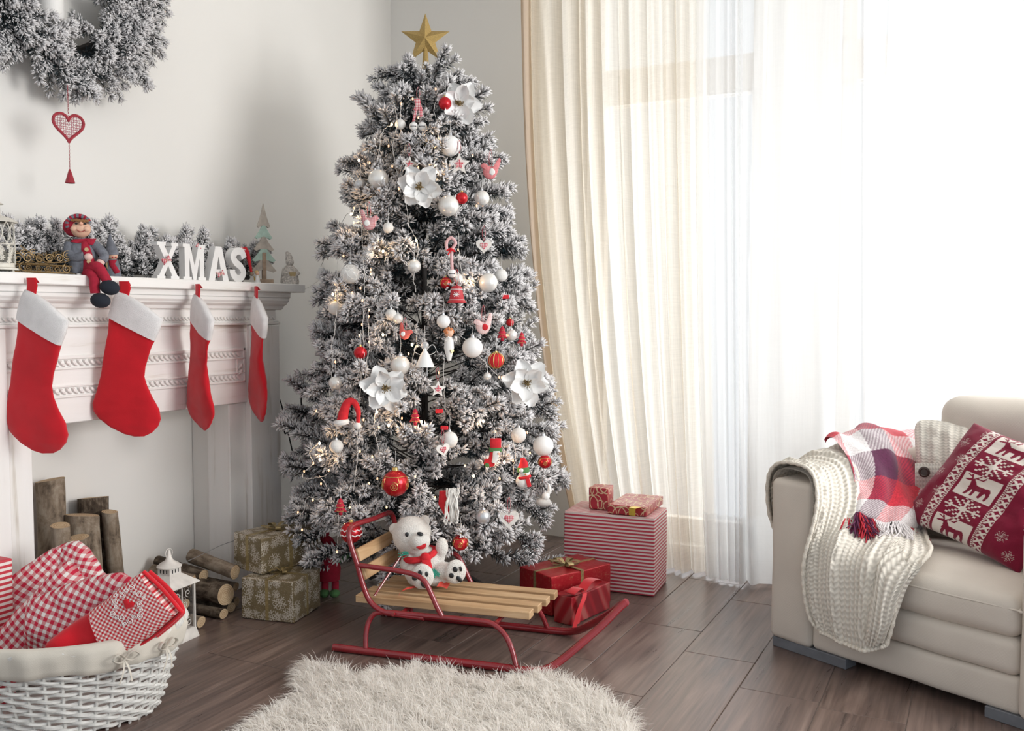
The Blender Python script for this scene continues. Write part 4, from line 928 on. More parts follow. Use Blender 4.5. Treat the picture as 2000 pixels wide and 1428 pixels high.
# wooden tree
TW1=plain('grey_wood',(.42,.38,.33),.7,var=.2,vs=40,bump=.3); TW2=plain('mint_wood',(.38,.52,.45),.7,var=.12,vs=60); TW3=plain('brown_wood',(.33,.24,.17),.7,var=.25,vs=50)
o,k=mt('wooden_tree','grey and mint green wooden toy fir tree with tiered branches on the mantel','tree figure',516,-2.615,PI/2-.55)
for i,(zt,zb,w_,mm) in enumerate(((155,112,12,TW1),(120,90,16,TW2),(97,67,19,TW1),(78,46,22,TW2),(60,26,23,TW1))):
    h=zt-zb; out=[(0,zt),(w_*.42,zb+h*.48),(w_*.72,zb+h*.22),(w_*1.05,zb-1),(w_*.8,zb-4),(w_*.4,zb-1),(0,zb+1),(-w_*.4,zb-1),(-w_*.8,zb-4),(-w_*1.05,zb-1),(-w_*.72,zb+h*.22),(-w_*.42,zb+h*.48)]
    MB().prism([(x*k,z*k) for x,z in out],.012-.001*i).build('tier',mm,o,smooth=False,label=('mint green tier' if mm is TW2 else None))
MB().bx(-3.5*k,3.5*k,-.009,.009,8*k,60*k,.001).build('trunk',TW3,o,smooth=False); MB().bx(-16*k,16*k,-.02,.02,0,8*k,.001).build('base',TW3,o,smooth=False)
# santa hat on stick, angel figure, white santa figure
o,k=mt('felt_hat','small red pointed felt hat with a brown bead drooping beside the letter S','hat',482,-2.62); MB().tube(cr([V(-6,0,66),V(2,0,58),V(8,0,40),V(13,0,22)],6)*k,np.linspace(6*k,2.2*k,19),10).build('cone',REDF,o); MB().ball(V(14,0,18)*k,4*k,10).build('bead',TW3,o); MB().tube([V(-8,3,0)*k,V(-7,2,62)*k],1.5*k,6).build('stick',BARK,o)
o,k=mt('angel_figurine','tiny blond angel figurine at the foot of the wooden tree','figurine',503,-2.60); MB().lathe([(6*k,0),(5*k,5*k),(3.5*k,12*k),(2.5*k,15*k),(0,16*k)],14).build('gown',MATTE,o); MB().ball((0,0,19*k),4*k,12).build('head',SKIN,o); MB().ball((0,1.5*k,20.5*k),4.3*k,12).build('hair',plain('blond_hair',(.6,.42,.18),.8),o)
for sg in(-1,1): MB().prism([(sg*2*k,6*k),(sg*8*k,14*k),(sg*7*k,5*k)],.002,None,(0,2*k,0)).build('wing',GOLD,o,smooth=False)
o,k=mt('santa_figurine','chubby white speckled santa figurine at the tree end of the mantel','figurine',566,-2.63,PI/2-.5); WSP=plain('speckled_white',(.66,.62,.58),.9,var=.35,vs=150,bump=.9,bs=200,bd=.006)
MB().lathe([(0,0),(17*k,0),(18*k,6*k),(16*k,20*k),(12*k,32*k),(7*k,38*k),(0,40*k)],20).build('robe',WSP,o); MB().ball((0,-2*k,44*k),8*k,14).build('head',WSP,o); MB().tube(cr([V(0,0,48),V(-2,0,58),V(-6,0,64)],4)*k,np.linspace(8*k,3*k,9),12).build('hat',WSP,o)
for sg in(-1,1): MB().tube([V(sg*11,0,30)*k,V(sg*15,-6,22)*k,V(sg*8,-13,20)*k],4*k,8).build('arm',WSP,o)
MB().prism([(x*k,z*k) for x,z in((-7,24),(7,24),(5,16),(-5,16))],.006,None,(0,-15*k,0)).build('book',plain('ochre',(.5,.38,.2),.8),o,smooth=False)
# wire sleigh
GW=plain('brass_wire',(.30,.20,.09),.45,metal=.6,var=.3)
o,k=mt('wire_sleigh','antique gold scroll wire sleigh between the lantern and the sitting doll','sleigh',90,-2.63,PI/2-.12)
def spiral(b,c,r0,turns,a0,yy,dirn=1,r=.0013): b.tube([V(c[0]+r0*(1-t*.82)*math.cos(a0+dirn*turns*2*PI*t),yy,c[1]+r0*(1-t*.82)*math.sin(a0+dirn*turns*2*PI*t)) for t in np.linspace(0,1,26)],r,5)
for yy,nm in((-.03,'side'),(.03,'side')):
    b=MB(); b.tube(cr([V(x*k,yy,z*k) for x,z in((58,44),(52,50),(44,44),(47,30),(58,12),(50,4),(30,4),(-20,4),(-56,6),(-60,16),(-52,22))],5),.0019,6)
    b.tube(cr([V(x*k,yy,z*k) for x,z in((-58,52),(-40,40),(-10,24),(20,24),(40,30),(46,44))],5),.0016,6); b.tube(cr([V(x*k,yy,z*k) for x,z in((-50,20),(0,18),(44,16))],5),.0013,5)
    for i,(cx_,cz,r0,tn,a0,dd) in enumerate(((-44,30,11,1.6,0,1),(-22,30,9,1.6,2,-1),(-2,31,9,1.6,0,1),(18,32,9,1.6,3,-1),(34,38,10,1.7,1,1),(-44,12,8,1.5,3,1),(-24,11,7,1.5,0,-1),(-6,11,7,1.5,3,1),(14,11,7,1.5,0,-1),(32,12,9,1.7,2,1),(50,16,9,1.6,0,-1),(54,42,9,1.6,0,1),(-34,40,7,1.4,1,1),(8,40,6,1.4,1,-1))): spiral(b,(cx_*k,cz*k),r0*k,tn,a0,yy,dd)
    b.build(nm,GW,o)
b=MB()
for i in range(18): x=-54+i*6; b.tube([V(x*k,-.03,18*k),V(x*k,.03,18*k)],.0009,4); 
for i in range(6): b.tube([V(-54*k,-.03+i*.012,18*k),V(48*k,-.03+i*.012,18*k)],.0009,4)
b.build('wire_floor',GW,o,kind='stuff')
# mantel lantern
WM=plain('cream_enamel',(.70,.67,.60),.45,var=.06,vs=40)
o,k=mt('lantern','round cream metal lantern with cut-out sides at the left end of the mantel','lantern',-4,-2.66)
R0=31*k; b=MB(); b.lathe([(0,6*k),(38*k,6*k),(38*k,9*k),(R0,11*k),(R0,18*k),(R0*.97,18*k),(R0*.97,9*k)],32); b.build('base',WM,o)
for a in(.4,2.,3.6,5.2): MB().ball(V(30*k*math.cos(a),30*k*math.sin(a),3.2*k),3.1*k,8).build('foot',WM,o)
b=MB(); 
for zz in(18,56,100): b.tube([V(R0*math.cos(a),R0*math.sin(a),zz*k) for a in np.arange(32)*PI/16],1.3*k,6,closed=True)
for i in range(12):
    a0=i*PI/6
    for sg in(-1,1): b.tube([V(R0*math.cos(a0+sg*.26*math.sin(t*PI)),R0*math.sin(a0+sg*.26*math.sin(t*PI)),(57+42*t)*k) for t in np.linspace(0,1,10)],.9*k,5)
b.build('hoop_lattice',WM,o,kind='stuff')
b=MB(); q=np.random.default_rng(2)
for i in range(9):
    a0=i*2*PI/9
    for j in range(5):
        a=a0+q.uniform(-.28,.28); z=(22+j*7)*k
        for u in range(3): 
            t=u*PI/3+j; b.tube([V(R0*math.cos(a+dd*math.cos(t)*.17),R0*math.sin(a+dd*math.cos(t)*.17),z+dd*math.sin(t)*6*k) for dd in(-1,0,1)],1.5*k,4)
    b.tube([V(R0*math.cos(a0),R0*math.sin(a0),zz*k) for zz in(18,56)],1.6*k,4)
b.build('snowflake_band',WM,o,kind='stuff')
MB().lathe([(R0*.8,100*k),(37*k,98*k),(38*k,100*k),(24*k,108*k),(8*k,112*k)],32).build('roof',WM,o); b=MB()
for i in range(10): a=i*PI/5; b.tube([V(7*k*math.cos(a),7*k*math.sin(a),z*k) for z in(111,134)],1*k,4)
b.lathe([(0,140*k),(4*k,139*k),(14*k,134*k),(13*k,133*k),(0,134*k)],20); b.build('chimney',WM,o)
# ---- sitting doll
GREYF=plain('grey_felt',(.16,.17,.20),.95,var=.25,vs=70,bump=.6,bs=600,bd=.002); REDK=plain('dark_red_knit',(.36,.012,.035),.95,var=.15,vs=80,bump=.5,bs=500); NAVY=plain('black_boot_felt',(.012,.016,.026),.9,var=.1); LSK=plain('pink_felt',(.75,.52,.47),.9,var=.04)
o,k=mt('sitting_doll','elf doll in red hat and grey coat sitting on the mantel, black boots dangling','doll',166,-2.585,YW+.32)
f=lambda x,z,y=0:V((x-166)*k,y*k,(545-z)*k-.010)   # photo-sized layout in the doll's own frame
def lp(name,rows,mt_,n=20,par=None,p=.85,**kw): b=MB(); b.loft(rows,(0,1,0),n,p=p); return b.build(name,mt_,par or o,angle=75,**kw)
lp('coat',[(f(141,535),f(176,534),16*k),(f(139,520),f(186,520),20*k),(f(138,500),f(190,505),21*k),(f(137,486),f(188,490),18*k),(f(142,474),f(184,476),14*k),(f(150,467),f(172,467),9*k)],GREYF)
lp('shirt',[(f(163,529,-8),f(192,526,-8),16*k),(f(164,510,-10),f(186,510,-10),15*k),(f(160,490,-8),f(180,488,-8),14*k),(f(160,474,-5),f(176,472,-5),10*k)],REDK)
for sg,P_ in((0,[f(141,478,-2),f(140,495,-8),f(152,505,-16),f(168,502,-22)]),(1,[f(185,480,-4),f(196,490,-8),f(203,502,-14),f(199,512,-20)])):
    MB().tube(cr(P_,5),np.linspace(10*k,8.5*k,16),12).build('sleeve',GREYF,o); MB().ball(f(176,504,-25) if not sg else f(197,514,-22),(8*k,6*k,7*k),12).build('hand',LSK,o)
for P_ in([f(172,528,-4),f(182,524,-24),f(194,524,-36),f(204,540,-38),f(210,552,-38)],[f(170,534,-4),f(180,534,-26),f(187,545,-34),f(187,560,-36),f(188,574,-36)]):
    MB().tube(cr(P_,5),np.linspace(11*k,9*k,21),12).build('leg',REDK,o)
for c_ in((214,563,-42,.25),(197,588,-40,.15)): MB().ball(f(c_[0],c_[1],c_[2]),(18.5*k,15*k,14.5*k),16,rotm((0,1,0),c_[3])).build('boot',NAVY,o)
MB().ball(f(161,449,-2),(18.5*k,17*k,17*k),24).build('head',SKIN,o); MB().ball(f(164,440,-20),(3.6*k,4*k,3.4*k),10).build('nose',plain('doll_nose',(.75,.4,.28),.6),o)
for sx in(151,172): MB().ball(f(sx,450,-14),(7*k,5*k,6*k),12).build('cheek',SKIN,o)
for sx in(155,171): MB().ball(f(sx,440,-17),(2.6*k,1.8*k,2*k),8).build('eye',BLK,o)
b=MB(); b.tube([f(156+i*1.7,452+4*math.sin(i*PI/9)*1.,-19.4) for i in range(10)],.8*k,5); b.build('mouth',plain('doll_mouth',(.35,.06,.05),.7),o)
b=MB(); 
for i in range(14): b.ball(f(148+i*2.1,434+q.uniform(-1,1),-14-4*math.sin(i*PI/13)),3*k,6)
b.build('brown_curls',plain('doll_hair',(.25,.12,.05),.9),o,kind='stuff')
MB().ball(f(152,444,6),(24*k,18*k,20*k),24).build('hat',REDK,o)
b=MB(); b2=MB()
for i in range(16):
    t0,t1=i/16,(i+1)/16; pts=[f(158+20*math.cos(a)-2*0,441-17*math.sin(a),-7+0*a) for a in(PI*.05+PI*1.15*t0,PI*.05+PI*1.15*t1)]; (b if i%2 else b2).tube(pts,4.2*k,8)
b.build('hat_band',REDK,o); b2.build('hat_band_patch',GREYF,o,label='grey checks on the hat band')
for z in(490,513): MB().lathe([(0,0),(3.6*k,0),(4*k,1*k),(3.6*k,2*k),(0,2*k)],14,f(173 if z<500 else 177,z,-26 if z>500 else -24),rotm((1,0,0),PI/2)).build('button',plain('coat_button',(.55,.40,.22),.6),o)
lp('collar',[(f(146,470,-6),f(182,468,-6),10*k),(f(143,475,-8),f(160,478,-14),5*k)],REDK); MB().loft([(f(168,468,-12),f(190,468,-14),3*k),(f(176,480,-14),f(184,480,-15),2*k)],(0,1,0),10).build('lapel',REDK,o)
# ---- small gnome girl
o,k=mt('gnome_doll','small doll with tall grey pointed hat and red scarf standing behind the sitting doll','doll',219,-2.63,YW+.3); f=lambda x,z,y=0:V((x-219)*k,y*k,(540-z)*k)
lp('dress',[(f(206,539),f(237,541),13*k),(f(208,520),f(234,520),12*k),(f(211,505),f(230,505),9*k)],GREYF); MB().ball(f(221,498),(9.5*k,9*k,9*k),16).build('head',SKIN,o)
MB().tube(cr([f(220,496,2),f(219,482,1),f(217,466),f(218,453)],5),[12.5*k,12.3*k,12*k,11.4*k,10.6*k,9.6*k,8.6*k,7.6*k,6.5*k,5.5*k,4.5*k,3.6*k,2.8*k,2*k,1*k,.5*k],16).build('hat',GREYF,o)
lp('scarf',[(f(214,508,-6),f(230,506,-6),8*k),(f(216,518,-11),f(226,514,-11),3*k),(f(226,534,-13),f(236,530,-13),2*k)],REDK,12)
for sx in(222,228): MB().ball(f(sx,501,-8),1.6*k,8).build('cheek',REDF,o)
MB().tube([f(211,498,-5),f(210,512,-7),f(213,524,-9)],[2*k,2.6*k,1.6*k],8).build('braid',plain('straw_hair',(.42,.33,.18),.9),o)
# ================================================================ LOGS
def bark_mat(name,c1,c2,vs):
    m=M(name,c1,.9,spec=.2); v=m.co(); n1=m.noise(v,vs,6,.7,dist=.6); n2=m.noise(m.co('Object',(60,60,14)),1,4)
    f=E(m.nt,n1)*.6+E(m.nt,n2)*.4; m.set('Base Color',m.ramp(f,[(.36,tuple(c*.35 for c in c1)),(.47,c1),(.58,c2)])); m.bump(f,.8,.006); return m.m
BK1=bark_mat('grey_bark',(.22,.17,.125),(.33,.28,.22),14); BK2=bark_mat('dark_bark',(.075,.055,.04),(.20,.16,.12),18)
def wood_mat():
    m=M('cut_wood',(.6,.45,.28),.8); x,y,z=m.xyz(m.co()); r=(x*x+y*y).sqrt(); rg=(r*900).sin()*.5+.5; n=m.noise(m.co(),40,3); m.set('Base Color',m.ramp(rg*.35+E(m.nt,n)*.65,[(.3,(.42,.28,.16)),(.7,(.62,.48,.31))])); return m.m
CUT=wood_mat()
def log(loc,axis,L,r,mt_,lb,cut=CUT,seed=1,group=None,taper=1.0):
    a=nrm(axis); u=nrm(np.cross(V(.1,1,.2),a)); w_=np.cross(a,u); Rm=np.array([u,w_,a]).T
    o=thing('log',lb,'log',loc,0,group); o.matrix_basis=Matrix.Translation(Vector(loc))@Matrix(Rm.tolist()).to_4x4()
    n=22; m=12; P=np.zeros((m,n,3))
    for i in range(m):
        for j in range(n):
            t=j*2*PI/n; z=L*i/(m-1); rr=r*(1+(taper-1)*i/(m-1))*(1+.10*mnoise.noise(Vector((math.cos(t)*1.2+seed,math.sin(t)*1.2,z*5)))+.03*mnoise.noise(Vector((math.cos(t)*5,math.sin(t)*5+seed,z*25))))
            P[i,j]=(rr*math.cos(t),rr*math.sin(t),z+(.15*r*math.sin(t+seed) if i==m-1 else 0))
    b=MB(); b.grid(P,cv=True); b.build('bark',mt_,o,angle=70)
    for i,nm in((0,'cut_face'),(m-1,'cut_face')):
        c=P[i].mean(0); b=MB(); ring=P[i]*[.93,.93,1]; b.add(np.r_[[c],ring,P[i]],[(0,1+j,1+(j+1)%n) for j in range(n)]); b.f+= [(1+j,1+n+j,1+n+(j+1)%n,1+(j+1)%n) for j in range(n)]; b.m+=[0]*n; b.build(nm,cut,o,smooth=False)
    return o
SL='log standing upright in the fireplace opening'
for px,py,wp,X,mt_,lb,sd in((98,937,53,-2.775,BK1,'tallest grey-barked '+SL,1),(181,972,58,-2.785,BK2,'short-looking dark ridged log standing at the back of the group in the fireplace',2),(162,1006,64,-2.70,BK1,'thick light log standing in the middle of the fireplace group',3),(214,1000,33,-2.70,BK1,'slim log leaning at the open side of the fireplace group',4),(118,1026,37,-2.655,BK1,'thin short log in front of the tallest standing log',5),(152,1050,41,-2.625,BK1,'shortest standing log just above the gingham cloth',6)):
    t=WX(px,py,X); r=wp/2*float((t-CP)@FW)/F_; dx=0.0
    if sd==4: base=V(t[0]+.0,t[1]+.035,.003); log(base,t-base,t[2],r,mt_,lb,seed=sd,taper=.85)
    else: log(V(t[0],t[1],.003),(0,0,1),t[2]-.003,r,mt_,lb,seed=sd,taper=.96)
for px,py,rp,dX,L,mt_,lb,sd,tilt in((393,1210,11.5,0,.36,BK1,'bottom firewood log nearest the floor lantern',11,0),(437,1203,10,.0,.36,BK2,'bottom firewood log in the middle of the floor pile',12,0),(452,1198,9.5,-.03,.34,BK2,'bottom firewood log next to the lower gold gift',13,0),(441,1162,20,-.02,.30,BK2,'fattest firewood log with ragged end in the floor pile',14,.05),(459,1118,14,-.02,.22,BK1,'top firewood log lying across the floor pile',15,.16),(462,1176,9,-.06,.3,BK2,'thin firewood log end beside the fat ragged one',16,0),(461,1146,8.5,-.07,.3,BK2,'dark firewood log wedged under the top log',17,0),(362,1180,10,-.05,.28,BK1,'firewood log seen through the floor lantern',18,0),(398,1124,11,-.14,.24,BK2,'dark gnarled firewood log behind the top log',19,.1),(382,1137,14,-.16,.22,BK1,'grey firewood log behind the lantern roof',20,.06)):
    p=WX(px,py,-2.42+dX); r=rp*float((p-CP)@FW)/F_
    if py>1195: p[2]=r*1.13
    L=min(L,p[0]+2.84); log(p-V(L,0,-L*tilt),(1,0,-tilt),L*math.sqrt(1+tilt*tilt),r,mt_,lb,seed=sd)
# ================================================================ FLOOR LANTERN
LW=plain('worn_white_metal',(.70,.67,.63),.55,var=.12,vs=30,bump=.2)
o=thing('lantern','white metal house-shaped lantern with scroll sides standing beside the firewood','lantern',(-2.43,2.176,0),.08); h=.058
b=MB(); b.grid(np.array([[V(sx*r_2,sy*r_2,z) for sx,sy in((-1,-1),(1,-1),(1,1),(-1,1))] for r_2,z in((h+.007,0),(h+.007,.004),(h,.034),(h-.004,.036),(0,.036))]),cv=True); b.build('base',LW,o,smooth=False)
for sx in(-1,1):
    for sy in(-1,1): MB().bx(sx*h-.0035*sx-.0035,sx*h-.0035*sx+.0035,sy*h-.0035*sy-.0035,sy*h-.0035*sy+.0035,.034,.19).build('post',LW,o,smooth=False)
sqr=lambda rz:[[V(sx*r_2,sy*r_2,z) for sx,sy in((-1,-1),(1,-1),(1,1),(-1,1))] for r_2,z in rz]
MB().grid(np.array(sqr(((h,.184),(h+.011,.190),(h+.010,.194),(h-.006,.206),(h-.026,.222),(h-.032,.226)))),cv=True).build('roof',LW,o,smooth=False)
b=MB(); b.grid(np.array(sqr(((.026,.224),(.026,.250)))),cv=True); b.build('neck',LW,o,smooth=False)
b=MB()
for i in(-1,0,1):
    for ax_ in(0,1):
        for sg in(-1,1): c=[0,0,.238]; c[ax_]=sg*.0262; c[1-ax_]=i*.013; d_=[.004,.004,.012]; d_[ax_]=.001; b.box(c,d_)
b.build('vent_slot',BLK,o,smooth=False,kind='stuff')
MB().lathe([(.03,.248),(.040,.250),(.041,.253),(.030,.262),(.014,.272),(.008,.284),(.006,.296),(.0045,.306),(0,.309)],28).build('cap',LW,o)
MB().tube([V(0,.016*math.cos(a),.296+.016*math.sin(a)) for a in np.arange(20)*PI/10],.0012,6,closed=True).build('ring_handle',LW,o)
for ax_,sg in((0,1),(1,-1),(0,-1),(1,1)):
    b=MB()
    def sc(c,r0,tn,a0,dd):
        P=[]
        for t in np.linspace(0,1,20): u=c[0]+r0*(1-t*.8)*math.cos(a0+dd*tn*2*PI*t); v_=c[1]+r0*(1-t*.8)*math.sin(a0+dd*tn*2*PI*t); P.append(V(sg*(h-.004),u,v_) if ax_==0 else V(u,sg*(h-.004),v_))
        b.tube(P,.0013,5)
    for s_ in(-1,1):
        sc((s_*.030,.060),.015,1.2,PI/2,s_); sc((s_*.012,.075),.012,1.2,0,s_); sc((s_*.026,.160),.014,1.1,-PI/2,-s_); sc((s_*.010,.125),.013,1.2,PI,s_)
    b.tube([(V(sg*(h-.004),0,z) if ax_==0 else V(0,sg*(h-.004),z)) for z in(.036,.186)],.0013,5); b.build('scroll_panel',LW,o)
LG=M('lantern_glass',(.9,.9,.9),.1); tr=LG.n('BsdfTransparent'); gl=LG.n('BsdfGlossy',Roughness=.05); mx=LG.n('MixShader'); mx.inputs[0].default_value=.07; LG.nt.links.new(tr.outputs[0],mx.inputs[1]); LG.nt.links.new(gl.outputs[0],mx.inputs[2]); LG.nt.links.new(mx.outputs[0],LG.nt.nodes['Material Output'].inputs[0])
for ax_,sg in((0,1),(1,-1),(0,-1),(1,1)):
    c=[0,0,.11]; c[ax_]=sg*(h-.008); d_=[2*h-.014]*2+[.146]; d_[ax_]=.001; MB().box(c,d_).build('glass_pane',LG.m,o,smooth=False)
MB().lathe([(0,.036),(.02,.036),(.02,.07),(.017,.072),(0,.071)],20).build('candle',plain('lantern_candle',(.75,.73,.68),.5),o)
tag(MB().tube(cr([WX(346,1105,-2.43),WX(380,1090,-2.5),WX(430,1066,-2.55),WX(458,1056,-2.5)],6),.0012,5).build('thin_wire',plain('grey_wire',(.3,.3,.3),.5,metal=.4)),'thin grey wire running from the floor lantern to the upper gold gift','wire')
# ================================================================ GIFTS
def wrap_gold():
    m=M('gold_snowflake_paper',(.3,.24,.14),.38,metal=.25,spec=.5); uvs=m.co('UV',(1,1,1))
    def layer(sc,off,thr):
        mp=m.n('Mapping',Vector=uvs); mp.inputs['Scale'].default_value=(sc,sc,1); mp.inputs['Location'].default_value=(off,off*.7,0)
        vo=m.n('TexVoronoi',voronoi_dimensions='2D',Scale=1.,Randomness=.55,Vector=mp.outputs[0]); d=m.n('VectorMath',operation='SUBTRACT'); m.nt.links.new(mp.outputs[0],d.inputs[0]); m.nt.links.new(vo.outputs['Position'],d.inputs[1])
        x,y,z=m.xyz(d.outputs[0]); r=(x*x+y*y).sqrt(); cell=m.xyz(vo.outputs['Color'])[0]
        th=(y.atan2(x)+cell*3.).mod(PI/3)-PI/6; th=th.abs(); px=r*th.cos(); py=r*th.sin()
        w_=.026; arm=(py<w_)*(px<.46); b1=((py-(px-.14)*1.7).abs()<.036)*(px<.25)*(px>.13); b2=((py-(px-.28)*1.7).abs()<.036)*(px<.38)*(px>.27); c=(r<.06)
        return arm.max(b1).max(b2).max(c)*(m.xyz(vo.outputs['Color'])[1]>thr)
    f=layer(15.,0.3,0.).max(layer(27.,5.2,.5)); n=m.noise(uvs,60,2); dots=m.n('TexVoronoi',voronoi_dimensions='2D',Scale=110.,Vector=uvs); f=f.max((E(m.nt,dots.outputs[0])<.10)*.5)
    base=m.ramp(n,[(.3,(.21,.165,.09)),(.7,(.26,.205,.115))]); m.set('Base Color',m.mix(f,base,(.66,.61,.52))); m.bump(m.noise(uvs,25,3),.3,.004); return m.m
WGOLD=wrap_gold()
def stripes(name,k,a,b_,ax=1,w_=.5,coord='UV',rough=.5):
    m=M(name,a,rough); c=m.xyz(m.co(coord)); f=(c[ax]*k).mod(1.)<w_; m.set('Base Color',m.mix(f,a,b_)); m.bump(m.noise(m.co('UV'),20,3),.12,.004); return m.m
m=M('striped_paper',(.6,.1,.1),.5); x,y,z=m.xyz(m.co('Object')); f=(z*72.).mod(1.)<.52
geo=m.n('NewGeometry'); 
ft=(y*72.).mod(1.)<.52; nx,ny,nz=m.xyz(geo.outputs['Normal']); top=nz>.7; f=f*(1-top)+ft*top; m.set('Base Color',m.mix(f,(.72,.64,.60),(.50,.045,.075))); m.bump(m.noise(m.co(),14,3),.15,.004); WSTR=m.m
def wrap_loops():
    m=M('red_gold_loop_paper',(.42,.02,.03),.35,spec=.5); uvs=m.co('UV')
    def ring(sc,off,rad,w_):
        mp=m.n('Mapping',Vector=uvs); mp.inputs['Scale'].default_value=(sc,sc*.75,1); mp.inputs['Location'].default_value=(off,off*1.3,0); mp.inputs['Rotation'].default_value=(0,0,off)
        vo=m.n('TexVoronoi',voronoi_dimensions='2D',Scale=1.,Randomness=.8,Vector=mp.outputs[0]); d=E(m.nt,vo.outputs['Distance']); return ((d-rad).abs()<w_)
    f=ring(17.,.1,.42,.025).max(ring(13.,2.3,.38,.022)).max(ring(22.,4.1,.3,.03)); m.set('Base Color',m.mix(f,(.36,.02,.035),(.62,.46,.28))); m.bump(m.noise(uvs,20,3),.2,.004); return m.m
WLOOP=wrap_loops()
m=M('red_foil_paper',(.45,.02,.03),.3,metal=.35); v=m.co('UV'); n=m.noise(v,45,5,.7,dist=2.); m.set('Base Color',m.ramp(n,[(.45,(.42,.015,.025)),(.60,(.46,.03,.035)),(.68,(.46,.17,.10))])); m.bump(m.noise(v,12,4),.5,.012); WFOIL=m.m
m=M('red_sheen_stripe_paper',(.4,.02,.03),.35,metal=.3); x,y,z=m.xyz(m.co('UV')); f=((x+y*.6)*95.).sin()*.5+.5; f2=((x+y*.6)*31.).sin()*.5+.5; m.set('Base Color',m.ramp(f*.5+f2*.5,[(.35,(.25,.012,.02)),(.6,(.42,.02,.03)),(.85,(.48,.12,.11))])); WSH=m.m
GRIB=plain('gold_ribbon',(.42,.33,.16),.35,metal=.55,var=.2,vs=120,bump=.3,bs=300); RRIB=plain('red_satin_ribbon',(.62,.02,.03),.4,var=.1,vs=20,spec=.4); RRIB.node_tree.nodes['Principled BSDF'].inputs['Sheen Weight'].default_value=.3
def frm(origin,ax,ay):                                            # footprint corner + two edge vectors -> thing pose
    return origin,math.atan2(ax[1],ax[0]),float(np.linalg.norm(ax[:2])),float(np.linalg.norm(ay[:2]))
def bowloops(b,c,s,n=5,up=.5,seed=0,w_=.35,flat=.12):
    q=np.random.default_rng(seed)
    for i in range(n):
        a=i*2*PI/n+q.uniform(-.3,.3); d=V(math.cos(a),math.sin(a),0); l=s*q.uniform(.8,1.1); sd=V(-d[1],d[0],0)
        P=cr([V(0,0,0),d*l*.5+V(0,0,up*l*.55),d*l+V(0,0,up*l*.45),d*l*.8+V(0,0,up*l*.1),d*l*.25,V(0,0,0)],4)
        b.grid(np.array([[p+c-sd*s*w_*.5*min(1,.3+np.linalg.norm(p)/l),p+c+sd*s*w_*.5*min(1,.3+np.linalg.norm(p)/l)] for p in P]))
def gift(lb,corner,ax,ay,z0,h,mt_,ribbon=None,bow=None,rib2=True,rw=.012,n=14,noise_=.0025,seed=0,rpos=(.5,.5)):
    # corner = nearest footprint corner, ax / ay edge vectors along the ground
    a=math.atan2(ax[1],ax[0]); L=np.linalg.norm(ax[:2]); D_=np.linalg.norm(ay[:2]); sgn=1 if ax[0]*ay[1]-ax[1]*ay[0]>0 else -1
    o=thing('gift_box',lb,'gift',(corner[0],corner[1],z0),a); cy=sgn*D_/2
    MB().rbox((L/2,cy,h/2),(L,D_,h),.004,(0,0,0),n,None,0,noise_,9,seed*3.1).build('wrapped_box',mt_,o,angle=50)
    if ribbon:
        b=MB(); e=.002; xr=L*rpos[0]; yr=cy*2*rpos[1]
        b.bx(xr-rw/2,xr+rw/2,cy-D_/2-e,cy+D_/2+e,h,h+e); b.bx(xr-rw/2,xr+rw/2,cy-D_/2-e,cy-D_/2,0.002,h+e); b.bx(xr-rw/2,xr+rw/2,cy+D_/2,cy+D_/2+e,0.002,h+e)
        b.bx(-e,L+e,yr-rw/2,yr+rw/2,h,h+e*1.3); b.bx(-e,0,yr-rw/2,yr+rw/2,0.002,h+e); b.bx(L,L+e,yr-rw/2,yr+rw/2,0.002,h+e); b.build('ribbon',ribbon,o,smooth=False)
        if bow: b=MB(); bowloops(b,V(xr,yr,h+.003),bow,5,.55,seed); b.build('bow',ribbon,o,angle=80)
    return o
g0=G(573,1219); gift('lower gold snowflake gift box with gold ribbon, standing on the floor',g0,G(472,1208)-g0,G(631,1186)-g0,.002,.148,WGOLD,GRIB,.045,seed=1)
g0=G(511,1125,.149); gift('upper gold snowflake gift box with gold bow, stacked on the other gold gift',g0,G(454,1040,.284)-G(508,1053,.284),G(587,1022,.284)-G(508,1053,.284),.1525,.133,WGOLD,GRIB,.055,seed=2,rw=.016)
g0=G(1277,1167); gA=G(1104,997,.31)-G(1280,1012,.31); gB=G(1312,991,.31)-G(1280,1012,.31); gift('big gift box in red and white pinstripe paper by the curtain',g0,gA,gB,.002,.308,WSTR,noise_=.0015,seed=3)
g0=G(1184,995,.312); gift('small cube gift in red paper with gold loops, on the striped box',G(1187,997,.312),G(1150,994,.312)-G(1187,997,.312),V(.03,.085,0),.3125,.088,WLOOP,noise_=.0015,seed=4)
g0=G(1262,1010,.312); gift('flat gift in red paper with gold loops lying on the striped box',g0,G(1186,1003,.312)-g0,G(1286,990,.312)-g0+V(.0,.05,0),.3125,.036,WLOOP,None,None,noise_=.0015,seed=5)
o=thing('gift_tag','yellow foil tag strip on the front edge of the flat loop-patterned gift','tag',G(1240,992,.35)); MB().box((0,0,.0015),(.03,.035,.0015),rotz(-.3)).box((-.004,-.02,-.012),(.03,.0015,.03),rotz(-.3)).build('strip',plain('yellow_foil',(.75,.55,.08),.4,metal=.4),o,smooth=False)
g0=G(1077,1206); gift('medium red foil gift with gold ribbon and bow between the sled and striped box',g0,G(1014,1106,.146)-G(1077,1128,.146),G(1185,1099,.146)-G(1077,1128,.146),.002,.145,WFOIL,GRIB,.062,seed=6,rw=.014,noise_=.004)
g0=G(1117,1224); ga=G(1192,1190)-g0; gd_=nrm(V(-ga[1],ga[0],0))*.078
o=gift('small shiny red gift with large red satin ribbon before the red foil gift',g0,ga,gd_,.002,.100,WSH,seed=7,noise_=.003)
a=nrm(V(*ga)); L=np.linalg.norm(ga); b=MB()
F3=lambda x,y,z:V(x,y,z)
